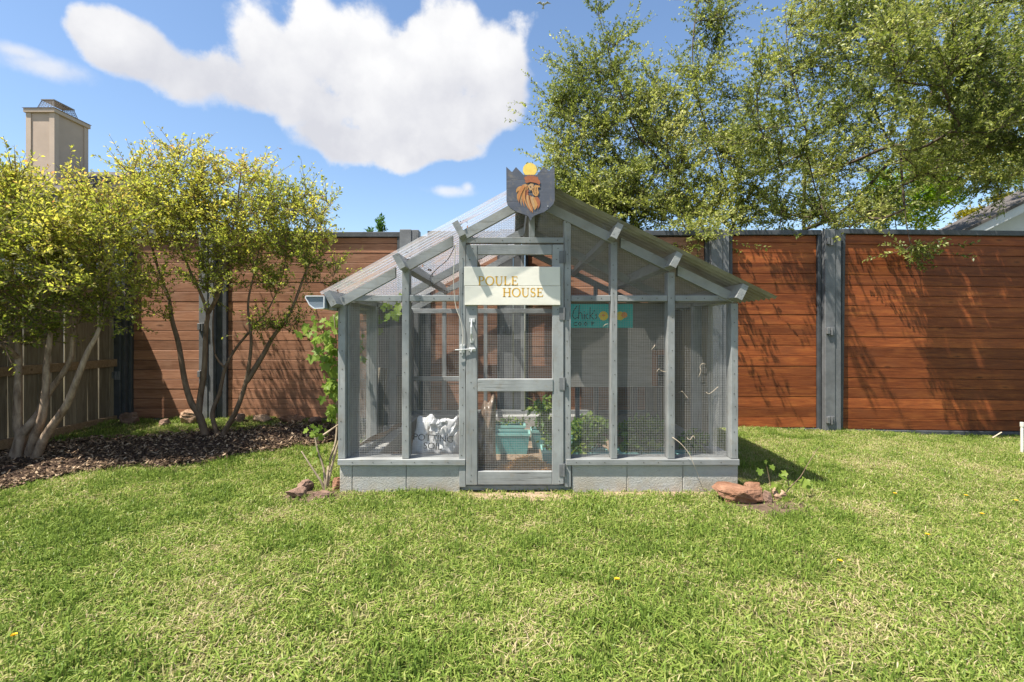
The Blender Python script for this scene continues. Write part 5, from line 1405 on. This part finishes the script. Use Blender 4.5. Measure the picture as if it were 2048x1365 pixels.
# ------------------------------------------------------------------ planters, bags, straw in the coop
M['teal_box'] = plain('teal_plastic', (0.10, 0.34, 0.34), .4, .1, 5, 0, .05, .45)
M['mint_box'] = plain('mint_plastic', (0.25, 0.52, 0.47), .4, .1, 5, 0, .05, .45)
M['potting'] = plain('potting_soil', (0.045, 0.03, 0.022), .95, .4, 40, 0, .6, .1)
def planter(px, py, Y, L, D, H, m, label, ry=0.0):
    c = P(px, py, Y); z0 = .06
    t = thing('planter', label, 'planter', (c.x, Y + D / 2, z0), 'plastic planters in the coop')
    zt = c.z; hz = max(.1, min(H, zt - z0)); z0 = zt - hz; k = .84
    def rr(s, z): return [(c.x - L / 2 * s, Y + D / 2 - D / 2 * s, z), (c.x + L / 2 * s, Y + D / 2 - D / 2 * s, z), (c.x + L / 2 * s, Y + D / 2 + D / 2 * s, z), (c.x - L / 2 * s, Y + D / 2 + D / 2 * s, z)]
    mb = MB(); a = rr(k, z0); b_ = rr(.96, zt - .02); i1 = rr(.92, zt - .012); i0 = rr(.86, z0 + .02)
    mb.add(a + b_ + i1 + i0, [(3, 2, 1, 0)] + [(i, (i + 1) % 4, 4 + (i + 1) % 4, 4 + i) for i in range(4)] + [(8 + (i + 1) % 4, 8 + i, 12 + i, 12 + (i + 1) % 4) for i in range(4)] + [(12, 13, 14, 15)])
    mb.build('tub', m, t)
    mb = MB(); o1 = rr(1.0, zt); o0 = rr(1.0, zt - .022); n1 = rr(.9, zt); n0 = rr(.9, zt - .02)
    mb.add(o0 + o1 + n1 + n0, [(i, (i + 1) % 4, 4 + (i + 1) % 4, 4 + i) for i in range(4)] + [(4 + i, 4 + (i + 1) % 4, 8 + (i + 1) % 4, 8 + i) for i in range(4)] + [(8 + i, 8 + (i + 1) % 4, 12 + (i + 1) % 4, 12 + i) for i in range(4)] + [(12 + i, 12 + (i + 1) % 4, (i + 1) % 4, i) for i in range(4)])
    mb.build('rim', M['mint_box'], t)
    mb = MB(); s_ = rr(.9, zt - .05); mb.add(s_ + rr(.87, zt - .08), [(0, 1, 2, 3)] + [(i, 4 + i, 4 + (i + 1) % 4, (i + 1) % 4) for i in range(4)]); mb.build('soil', M['potting'], t)
    if z0 > .1: MB().cbox((c.x - L * .4, Y + .02, .06), (c.x + L * .4, Y + D - .02, z0 - .002), .004).build('stand', M['weather_wood'], t)
    return c
planter(1000, 852, 5.05, .52, .2, .2, M['teal_box'], 'mint planter at the back behind the door, empty front edge lit')
planter(1015, 868, 4.55, .42, .2, .42, M['teal_box'], 'deep teal planter seen through the lower door mesh')
planter(1085, 862, 4.75, .22, .2, .3, M['teal_box'], 'small mint planter under the tall leafy plant')
planter(1115, 902, 4.1, .26, .22, .2, M['teal_box'], 'dark teal planter by the hinge stile and straw')
planter(1170, 868, 4.7, .26, .2, .26, M['mint_box'], 'mint planter half hidden by greens beside the door post')
planter(1182, 906, 3.92, .30, .18, .12, M['teal_box'], 'low teal trough in the first mesh bay')
planter(1290, 906, 3.92, .40, .18, .12, M['teal_box'], 'low teal trough in the middle mesh bay under big leaves')
planter(1400, 911, 3.92, .34, .18, .10, M['teal_box'], 'low teal trough in the last mesh bay by the corner')
def plant(label, blobs, n, per, size, base, tone=.45, droop=.1, aspect=.6):
    t = thing('garden_plant', label, 'plant', base, 'greens growing in the coop')
    tg = blob_points(blobs, n, .1); Bv = Vector(base)
    A, par, kids, R, paths, nst = grow([[Bv, Bv + Vector((0, 0, .06)), Bv + Vector((.01, 0, .12))]], tg, .05, .3, .0018)
    wood_mesh(A, par, kids, R, lambda i: True, (6, 5, 4), rmax=.006).build('stems', M['garden_leaf'], t, smooth=True)
    pos, dr, sz, tn = foliage(A, par, paths, per, size, .02, 3, lambda p: tone + RNG.normal(0, .2, len(p)), upb=-droop)
    link('foliage', leaf_mesh('foliage', pos - np.array(base), dr, sz, aspect, .12, tn.clip(0, 1)), t, M['garden_leaf'])
def gb(px, py, Y): p_ = P(px, py, Y); return (p_.x, p_.y, p_.z)
plant('tall pepper plant with drooping pale leaves behind the door', [(1085, 812, 4.8, 28, 14, .12), (1095, 835, 4.8, 22, 14, .1)], 26, 9, .075, gb(1090, 870, 4.85), .75, .5, .42)
plant('leafy greens trailing over the small mint planter', [(1090, 850, 4.7, 26, 22, .14), (1100, 885, 4.3, 16, 16, .1)], 44, 8, .042, gb(1090, 885, 4.72), .5)
plant('low seedlings along the back planter rim', [(1015, 843, 5.1, 55, 6, .12), (970, 840, 5.1, 14, 6, .08)], 30, 6, .03, gb(1015, 860, 5.12), .6)
plant('bushy dark greens in the first mesh bay', [(1180, 858, 4.3, 42, 26, .25), (1175, 888, 4.05, 36, 16, .15)], 120, 10, .045, gb(1180, 905, 4.2), .62)
plant('pale big-leaved plant at the foot of the first mesh bay', [(1160, 893, 3.95, 18, 7, .06)], 10, 4, .085, gb(1163, 912, 3.98), .95, .1, .6)
plant('mass of dark greens filling the middle mesh bay', [(1290, 862, 4.3, 54, 26, .3), (1280, 890, 4.05, 46, 14, .15)], 150, 10, .045, gb(1285, 905, 4.2), .58)
plant('pale squash leaves over the trough in the middle mesh bay', [(1315, 896, 3.98, 18, 6, .06), (1258, 890, 4.0, 14, 7, .06)], 12, 4, .075, gb(1300, 912, 4.0), .9, .1, .65)
plant('thin dark greens in the last mesh bay', [(1390, 885, 4.1, 40, 18, .2)], 60, 9, .042, gb(1388, 908, 4.1), .58)

# crumpled potting soil bag
def bag(name, label, cat, cx, cy, Y, w, h, d, m, seed, print_fn=None, lean=.0):
    rnd = random.Random(seed); nx_, nz_ = 26, 20; base = P(cx, cy, Y); vs = []; f = []
    ph = [rnd.uniform(0, 6) for _ in range(8)]
    for s in (-1, 1):
        for j in range(nz_ + 1):
            for i in range(nx_ + 1):
                u, v_ = i / nx_ * 2 - 1, j / nz_
                edge = max(0, 1 - abs(u) ** 4) * max(0, 1 - (2 * v_ - 1) ** 6) ** .7
                cr = .010 * math.sin(7 * u + 5 * v_ + ph[0]) + .006 * math.sin(13 * u - 9 * v_ + ph[1]) + .004 * math.sin(23 * v_ + 11 * u + ph[2])
                th = s * (d / 2) * edge + cr * (.4 + .6 * edge)
                top = h * (1 + .10 * math.sin(4 * u + ph[3]) + .07 * math.sin(9 * u + ph[4]))
                vs.append((base.x + u * w / 2 * (1 - .12 * v_ + .05 * math.sin(5 * v_ + ph[5])), Y + th + lean * v_, base.z + v_ * top))
    N_ = (nx_ + 1) * (nz_ + 1)
    for s in (0, 1):
        for j in range(nz_):
            for i in range(nx_):
                a = s * N_ + j * (nx_ + 1) + i; q_ = (a, a + 1, a + nx_ + 2, a + nx_ + 1); f.append(q_ if s == 0 else q_[::-1])
    t = thing(name, label, cat, tuple(base)); o = MB().add(vs, f).build('sack', m, t, smooth=True)
    return t, vs, (nx_, nz_)
b = NB('bag_plastic'); v = b.coords('Object', (1, 1, 1)); n = b.noise(v, 9, 5, .6)
c = b.ramp(n, [(.30, (0.26, 0.22, 0.19)), (.38, (0.55, 0.55, 0.54)), (.7, (0.66, 0.67, 0.68))]); M['bag'] = b.pbr(c, .25, b.bump(b.noise(v, 30, 3), .3, .006), 0, .6)
b = NB('clear_bag_plastic'); v = b.coords('Object', (1, 1, 1)); n = b.noise(v, 11, 5, .6)
M['bag_brown'] = b.pbr(b.ramp(n, [(.35, (0.10, 0.065, 0.045)), (.6, (0.30, 0.22, 0.16)), (.75, (0.62, 0.55, 0.48))]), .22, b.bump(b.noise(v, 26, 3), .4, .008), 0, .6)
t, vs, nn = bag('potting_soil_bag', 'crumpled white potting soil bag with black lettering behind the wire', 'bag', 873, 912, 4.12, .40, .30, .18, M['bag'], 3, lean=.05)
mb = MB()
cv = bpy.data.curves.new('lettering', 'FONT'); cv.body = 'POTTING\nSOIL'; cv.size = .075; cv.align_x = 'CENTER'; cv.extrude = .0004; cv.space_line = .85
to = bpy.data.objects.new('lettering', cv); COL.objects.link(to)
bpy.context.view_layer.update()
me = bpy.data.meshes.new_from_object(to.evaluated_get(bpy.context.evaluated_depsgraph_get())); bpy.data.objects.remove(to)
lo = link('lettering', me, t, M['black_paint']); lo.location = P(866, 883, 3.975) - wpos(t); lo.rotation_euler = (math.radians(90), math.radians(4), 0)
b = NB('torn_white_plastic'); v = b.coords(); M['torn'] = b.pbr((.62, .63, .64), .35, b.bump(b.noise(v, 14, 3), .5, .01), 0, .5)
def crumple(px, py, Y, w, h, seed, name, m, par, ang):
    rnd = random.Random(seed); n_ = 9; vs = []; c = P(px, py, Y)
    for j in range(n_ + 1):
        for i in range(n_ + 1):
            u, v_ = i / n_ - .5, j / n_ - .5
            x, z = u * w * (1 - .5 * abs(v_)), v_ * h
            vs.append((c.x + x * math.cos(ang) - z * math.sin(ang), Y + .02 * math.sin(9 * u + seed) + .02 * math.cos(8 * v_ + seed) + rnd.uniform(-.004, .004), c.z + x * math.sin(ang) + z * math.cos(ang)))
    f = [(j * (n_ + 1) + i, j * (n_ + 1) + i + 1, (j + 1) * (n_ + 1) + i + 1, (j + 1) * (n_ + 1) + i) for j in range(n_) for i in range(n_)]
    return MB().add(vs, f).build(name, m, par)
crumple(872, 852, 4.03, .10, .10, 2, 'torn_flap', M['torn'], t, -.3); crumple(906, 862, 4.03, .07, .14, 5, 'torn_flap', M['torn'], t, -.5); crumple(885, 846, 4.03, .09, .06, 8, 'torn_flap', M['torn'], t, .3)
bag('soil_sack', 'tall brown clear-plastic soil sack standing beside the door stile', 'bag', 962, 930, 4.1, .26, .50, .2, M['bag_brown'], 9, lean=.05)
b = NB('brown_lump'); M['clod'] = plain('soil_clod', (0.16, 0.10, 0.07), .95, .35, 18, 0, .6, .1)
# straw on the floor
mb = MB()
for k in range(2300):
    a = random.gauss(0, .5), random.gauss(0, .5)
    c = P(1055 + a[0] * 45, 925, 4.05); x, y = c.x, 4.05 + a[1] * .16; hgt = .06 + .11 * math.exp(-(a[0] ** 2 + a[1] ** 2) * 1.2) * random.uniform(.2, 1)
    ang = random.uniform(0, 6.28); L = random.uniform(.03, .08); p_ = Vector((x, y, hgt)); d = Vector((math.cos(ang), math.sin(ang), random.uniform(-.4, .4))) * L / 2
    mb.tube([p_ - d, p_ + d], .0021, 3, caps=False)
M['straw'] = plain('straw', (0.62, 0.36, 0.13), .8, .3, 20)
tag(mb.build('straw', M['straw']), 'heap of orange straw on the coop floor behind the door', 'straw', kind='stuff')
# loose boards and shards on the floor
lb = 'grey boards leaning inside the coop'
for i, (px, w_, hh, tw) in enumerate(((752, .12, .78, -.6), (790, .12, .66, -.4))):
    Yb = 4.6 + i * .5; c = P(px, 880, Yb); mb = MB().cbox((-w_ / 2, -.009, 0), (w_ / 2, .009, hh), .003)
    R_ = Matrix.Rotation(tw, 3, 'Z') @ Matrix.Rotation(-.10, 3, 'X')
    mb.xform(lambda p_: R_ @ p_ + Vector((c.x, Yb, .062)))
    tag(mb.build('leaning_board', M['weather_wood']), ['longer weathered board leaning inside the coop near the corner post', 'shorter weathered board leaning deeper inside the coop'][i], 'board', lb)
for i, (p0, p1, w_, lab) in enumerate((((715, 900, 4.05), (775, 868, 4.5), .16, 'long brown bark slab tilted on the coop floor by the corner'), ((780, 866, 4.6), (806, 850, 4.9), .14, 'short brown slab propped behind the long bark slab'))):
    a, c = P(*p0), P(*p1); mb = MB(); d = c - a; n_ = 8; vs = []
    for k in range(n_ + 1):
        t_ = k / n_; q_ = a + d * t_ + Vector((0, 0, .012 * math.sin(5 * t_ + i))); r_ = w_ / 2 * (.6 + .4 * math.sin(2.6 * t_ + .5))
        vs += [q_ + Vector((-r_ * .3, -r_, .0)), q_ + Vector((r_ * .3, r_, .03)), q_ + Vector((r_ * .3, r_, .045)), q_ + Vector((-r_ * .3, -r_, .02))]
    f = [(k * 4 + j, k * 4 + (j + 1) % 4, k * 4 + 4 + (j + 1) % 4, k * 4 + 4 + j) for k in range(n_) for j in range(4)] + [(3, 2, 1, 0), (n_ * 4, n_ * 4 + 1, n_ * 4 + 2, n_ * 4 + 3)]
    tag(mb.add(vs, f).build('bark_slab', M['rock_brown'] if i else M['rock_tan']), lab, 'slab', 'slabs on the coop floor')
rk = rock(790, 912, .055, .04, .05, 'small pale pebble on the coop floor behind the sill', M['rock_tan'], 41, 3.85); rk.location.z = BH + .01

# ------------------------------------------------------------------ small things outdoors
px = P(2044, 886, 5.0); px.z = float(gz(px.x, 5.0))
M['pvc'] = plain('white_pvc', (0.62, 0.60, 0.54), .5, .12, 20)
sp = thing('pipe_stake', 'short white pipe stake standing in the lawn before the red-brown fence', 'stake', tuple(px))
MB().tube([px + Vector((0, 0, -.05)), px + Vector((0, 0, .29))], .0125, 12).build('pipe', M['pvc'], sp, smooth=False)
MB().tube([px + Vector((0, 0, .268)), px + Vector((0, 0, .31))], .0165, 12).build('cap', M['pvc'], sp)
a, c = P(1985, 876, 5.6), P(2003, 865, 5.65); tag(MB().tube([a, c], .006, 6).build('stick', M['tendril']), 'pale stick poking out of the grass at the fence foot', 'stick')

M['dandelion'] = plain('dandelion_yellow', (0.70, 0.47, 0.02), .6, .15, 40); M['stem_green'] = plain('dandelion_stem', (0.14, 0.22, 0.05), .6, .15, 30)
DL = [((28, 1292), 'dandelion flower beside a pale fallen petal in the near lawn corner'), ((1790, 996), 'dandelion flower in the lawn beyond the flat reddish rock'), ((1932, 997), 'dandelion flower nearer the pipe stake than its neighbours'), ((1964, 1033), 'dandelion flower in front of its two neighbours near the red-brown fence'), ((2032, 1006), 'dandelion flower at the very edge of view below the pipe stake'),
      ((1680, 1141), 'solitary dandelion flower in the middle of the sunny lawn'), ((1855, 1084), 'tiny dandelion flower between two bare lawn patches'), ((1234, 1172), 'faded dandelion flower in the lawn straight before the coop')]
for (d_, lab) in DL:
    Yb = CAMZ / ((d_[1] + 6 - HOR) / FPX); c = P(d_[0], d_[1], Yb); base = gp(c.x, Yb)
    t = thing('dandelion', lab, 'flower', tuple(base), 'dandelions in the lawn')
    hd = base + Vector((0, 0, .045)); MB().tube([base, hd], .0022, 5).build('stem', M['stem_green'], t)
    mb = MB(); r_ = .010
    for k in range(34):
        an = 2.4 * k; rr_ = r_ * (k / 34) ** .5 + .003; e = Vector((math.cos(an), math.sin(an), 0)); s_ = Vector((-e.y, e.x, 0)) * .0028
        mb.add([hd + s_ * .4, hd + e * rr_ + s_ + Vector((0, 0, .009 - .25 * rr_)), hd + e * rr_ - s_ + Vector((0, 0, .009 - .25 * rr_)), hd - s_ * .4], [(0, 1, 2, 3)])
    mb.build('petals', M['dandelion'], t)
# a bird far up
bp = P(1087, 10, 22); M['bird'] = plain('bird_feathers', (0.40, 0.44, 0.50), .7, .2, 8)
mb = MB(); mb.tube([bp + Vector((0, -.16, -.02)), bp + Vector((0, -.08, 0)), bp, bp + Vector((0, .12, .01)), bp + Vector((0, .22, .02))], [.01, .045, .055, .03, .012], 8)
for s in (-1, 1):
    w_ = [bp + Vector((s * .03, -.06, .02)), bp + Vector((s * .16, -.09, .1)), bp + Vector((s * .34, .02, .06)), bp + Vector((s * .17, .05, .09)), bp + Vector((s * .03, .07, .02))]
    mb.add(w_ + [e + Vector((0, 0, -.012)) for e in w_], [(0, 1, 2, 3, 4), (9, 8, 7, 6, 5)] + [(i, (i + 1) % 5, 5 + (i + 1) % 5, 5 + i) for i in range(5)])
mb.add([bp + Vector((-.03, .2, .02)), bp + Vector((.03, .2, .02)), bp + Vector((.06, .33, .03)), bp + Vector((-.06, .33, .03))], [(0, 1, 2, 3)])
tag(mb.build('bird', M['bird'], smooth=True), 'pale bird gliding high in the blue sky', 'bird')

# ------------------------------------------------------------------ mulch chips, grass (uncountable)
def tuft(n, hmin, hmax, rad, wid, lean, tones, seed):
    r = np.random.default_rng(seed); V = []; F = []; T = []
    for k in range(n):
        a = r.uniform(0, 6.28); rr = rad * r.uniform(0, 1) ** .5; b0 = np.array([rr * math.cos(a), rr * math.sin(a), -.004])
        h = r.uniform(hmin, hmax); la = r.uniform(0, 6.28); le = abs(r.normal(0, lean)); w = wid * r.uniform(.7, 1.3)
        d = np.array([math.cos(la), math.sin(la), 0]); ta = la + r.normal(1.57, .5); s = np.array([math.cos(ta), math.sin(ta), 0]) * w / 2
        m1 = b0 + d * h * le * .3 + np.array([0, 0, h * .55]); tip = b0 + d * h * le + np.array([0, 0, h * max(.25, 1 - .45 * le)])
        i = len(V); V += [b0 - s * .8, b0 + s * .8, m1 + s, m1 - s, tip]; F += [(i, i + 1, i + 2, i + 3), (i + 3, i + 2, i + 4)]
        tt = float(r.choice(tones) + r.normal(0, .06)); T += [tt] * 5
    me = bpy.data.meshes.new('tuft'); me.from_pydata([tuple(v_) for v_ in V], [], F)
    at = me.attributes.new('tone', 'FLOAT', 'POINT'); at.data.foreach_set('value', np.clip(T, 0, 1).astype(np.float32)); me.update(); return me
b = NB('grass_blades'); at = b.node('ShaderNodeAttribute', attribute_name='tone'); oi = b.node('ShaderNodeObjectInfo')
ge = b.node('ShaderNodeNewGeometry'); pn = b.noise(ge.outputs['Position'], 1.3, 3, .5)
f = b.math('ADD', at.outputs['Fac'], b.math('ADD', b.math('MULTIPLY_ADD', oi.outputs['Random'], .22, -.11), b.math('MULTIPLY_ADD', pn, .3, -.15)), clamp=True)
c = b.ramp(f, [(0, (0.08, 0.125, 0.022)), (.3, (0.16, 0.245, 0.04)), (.52, (0.265, 0.35, 0.068)), (.66, (0.355, 0.395, 0.11)), (.8, (0.48, 0.41, 0.215)), (1, (0.60, 0.49, 0.32))])
pb = b.node('ShaderNodeBsdfPrincipled'); b.l.new(c, pb.inputs['Base Color']); pb.inputs['Roughness'].default_value = .45; pb.inputs['Specular IOR Level'].default_value = .3
tl = b.node('ShaderNodeBsdfTranslucent'); b.l.new(c, tl.inputs[0]); ms = b.node('ShaderNodeMixShader'); ms.inputs[0].default_value = .4; b.l.new(pb.outputs[0], ms.inputs[1]); b.l.new(tl.outputs[0], ms.inputs[2]); b.l.new(ms.outputs[0], b.out.inputs['Surface'])
M['grass'] = b.m
def instancer(name, meshes, P3, rot, scl, kind, m):
    c_ = bpy.data.collections.new(name + '_source')
    for i, me in enumerate(meshes):
        if not me.materials: me.materials.append(m)
        c_.objects.link(bpy.data.objects.new('%s_%02d' % (name, i), me))
    me = bpy.data.meshes.new(name); n = len(P3); me.vertices.add(n); me.vertices.foreach_set('co', np.asarray(P3, np.float32).ravel())
    a = me.attributes.new('rot', 'FLOAT_VECTOR', 'POINT'); a.data.foreach_set('vector', np.asarray(rot, np.float32).ravel())
    a = me.attributes.new('scl', 'FLOAT', 'POINT'); a.data.foreach_set('value', np.asarray(scl, np.float32))
    a = me.attributes.new('kind', 'INT', 'POINT'); a.data.foreach_set('value', np.asarray(kind, np.int32)); me.update()
    o = link(name, me)
    ng = bpy.data.node_groups.new(name + '_nodes', 'GeometryNodeTree')
    ng.interface.new_socket('Geometry', in_out='INPUT', socket_type='NodeSocketGeometry'); ng.interface.new_socket('Geometry', in_out='OUTPUT', socket_type='NodeSocketGeometry')
    N = ng.nodes; i_ = N.new('NodeGroupInput'); o_ = N.new('NodeGroupOutput'); ip = N.new('GeometryNodeInstanceOnPoints'); ci = N.new('GeometryNodeCollectionInfo')
    ci.inputs['Collection'].default_value = c_; ci.inputs['Separate Children'].default_value = True; ci.inputs['Reset Children'].default_value = True
    def at_(nm, ty): q_ = N.new('GeometryNodeInputNamedAttribute'); q_.data_type = ty; q_.inputs['Name'].default_value = nm; return q_.outputs['Attribute']
    er = N.new('FunctionNodeEulerToRotation')
    ng.links.new(at_('rot', 'FLOAT_VECTOR'), er.inputs[0]); ng.links.new(er.outputs[0], ip.inputs['Rotation'])
    ng.links.new(at_('scl', 'FLOAT'), ip.inputs['Scale']); ng.links.new(at_('kind', 'INT'), ip.inputs['Instance Index'])
    ip.inputs['Pick Instance'].default_value = True
    ng.links.new(i_.outputs[0], ip.inputs['Points']); ng.links.new(ci.outputs[0], ip.inputs['Instance']); ng.links.new(ip.outputs[0], o_.inputs[0])
    md = o.modifiers.new('instances', 'NODES'); md.node_group = ng
    return o
GR = [0, 0, 0]
tufts = [tuft(20, .018, .046, .055, .0048, .9, (.24, .36, .44, .5, .6), 1), tuft(20, .015, .04, .06, .0046, 1.1, (.34, .45, .52, .6, .74), 2), tuft(20, .016, .042, .06, .004, 1.5, (.44, .54, .62, .78, .88), 3),
         tuft(20, .03, .07, .05, .0052, .8, (.16, .26, .36, .44), 4), tuft(18, .015, .045, .065, .004, 1.9, (.7, .8, .92, .6), 5), tuft(20, .016, .044, .06, .0048, 1.0, (.26, .4, .48, .55, .66), 6), tuft(20, .012, .028, .055, .0075, 1.2, (.38, .5, .58, .62), 7)]
def lawn_points(n, x0, x1, y0, y1): return RNG.uniform((x0, y0), (x1, y1), (n, 2))
rows = []
# wedge of the yard the camera sees plus a margin to either side
pt = lawn_points(66000, -6.8, 7.6, 1.25, 6.1)
ok = (np.abs(pt[:, 0]) < 1.12 * pt[:, 1] + .9)
pt = pt[ok]
X, Yq = pt[:, 0], pt[:, 1]
incoop = (X > XL - .0) & (X < XR + .0) & (Yq > CY + .005)
keep = ~incoop & ~in_bed(X, Yq, -.02) & (X > SFX + .03)
strip = (X < -1.4) & (Yq > bed_back(X)); keep &= ~strip | (RNG.uniform(size=len(X)) < .35)
thr = np.exp(-(((X - .08) / .42) ** 2 + ((Yq - 3.6) / .09) ** 2)); keep &= RNG.uniform(size=len(X)) > thr * .93
thr = np.exp(-(((X - 1.05) / .5) ** 2 + ((Yq - 3.62) / .05) ** 2)); keep &= RNG.uniform(size=len(X)) > thr * .6
for (px_, py_, r_) in ((620, 995, .2), (1520, 1012, .2), (1560, 1025, .12), (1590, 1012, .12)):
    q_ = P(px_, py_, CAMZ / ((py_ - HOR) / FPX)); keep &= (np.hypot(X - q_.x, (Yq - q_.y) * 1.3) > r_) | (RNG.uniform(size=len(X)) < .12)
pt = pt[keep]; X, Yq = pt[:, 0], pt[:, 1]
def vnoise(x, y, f, seed):
    g_ = np.random.default_rng(seed).uniform(-1, 1, (256, 256)); u, v_ = x * f + 97.3, y * f + 41.7
    i, j = np.floor(u).astype(int), np.floor(v_).astype(int); a_, c_ = u - i, v_ - j; a_ = a_ * a_ * (3 - 2 * a_); c_ = c_ * c_ * (3 - 2 * c_)
    G = lambda p_, q_: g_[p_ % 256, q_ % 256]
    return (G(i, j) * (1 - a_) + G(i + 1, j) * a_) * (1 - c_) + (G(i, j + 1) * (1 - a_) + G(i + 1, j + 1) * a_) * c_
pn = .3 * vnoise(X, Yq, 1.1, 1) + .45 * vnoise(X, Yq, 3.3, 2) + .5 * vnoise(X, Yq, 8.0, 3) + RNG.normal(0, .3, len(X))
dryness = pn + .16 * sm(.5, 3.0, X) - .06
kind = np.where(dryness > .78, 4, np.where(dryness > .45, 2, np.where(dryness > .12, 1, np.where(dryness > -.35, 5, np.where(dryness > -.62, 0, 3)))))
lm = np.exp(-(((X + 1.7) / .35) ** 2 + ((Yq - 3.75) / .35) ** 2)) + np.exp(-(((X - .6) / .9) ** 2 + ((Yq - 3.45) / .12) ** 2)); kind = np.where(RNG.uniform(size=len(X)) < lm * .75, 6, kind)
scl = RNG.uniform(.75, 1.25, len(X)) * np.where(Yq > 5.4, .9, 1)
rot = np.stack([RNG.normal(0, .12, len(X)), RNG.normal(0, .12, len(X)), RNG.uniform(0, 6.28, len(X))], 1)
go = instancer('grass', tufts, np.stack([X, Yq, gz(X, Yq)], 1), rot, scl, kind, M['grass'])
tag(go, 'patchy green and straw-coloured lawn grass in front of the coop', 'grass', kind='stuff')
# wood chips
chips = []
for s in range(5):
    r = random.Random(s); mb = MB(); L, w_, h_ = r.uniform(.025, .05), r.uniform(.008, .02), r.uniform(.004, .009)
    mb.hexa([(-L / 2, -w_ / 2 * r.uniform(.4, 1), 0), (L / 2, -w_ / 2 * r.uniform(.4, 1), .003), (L / 2 * r.uniform(.7, 1), w_ / 2, .003), (-L / 2, w_ / 2 * r.uniform(.5, 1), 0), (-L / 2, -w_ / 2 * .8, h_), (L / 2 * .9, -w_ / 2 * .7, h_ * .7), (L / 2 * .8, w_ / 2 * .8, h_), (-L / 2 * .9, w_ / 2 * .7, h_ * .8)])
    chips.append(mb.mesh('chip'))
b = NB('mulch_chips'); oi = b.node('ShaderNodeObjectInfo'); c = b.ramp(oi.outputs['Random'], [(0, (0.028, 0.019, 0.012)), (.45, (0.12, 0.08, 0.05)), (.8, (0.26, 0.18, 0.115)), (1, (0.46, 0.35, 0.24))]); M['chip'] = b.pbr(c, .9, None, 0, .15)
pt = lawn_points(36000, -4.8, -1.55, 2.9, 5.85); pt = pt[in_bed(pt[:, 0], pt[:, 1], .05)]
n = len(pt); rot = np.stack([RNG.normal(0, .5, n), RNG.normal(0, .5, n), RNG.uniform(0, 6.28, n)], 1)
co_ = instancer('mulch', chips, np.stack([pt[:, 0], pt[:, 1], gz(pt[:, 0], pt[:, 1]) + RNG.uniform(.008, .05, n)], 1), rot, RNG.uniform(.4, 1.2, n), RNG.integers(0, 5, n), M['chip'])
tag(co_, 'dark brown shredded wood mulch spread under the crepe myrtles', 'mulch', kind='stuff')
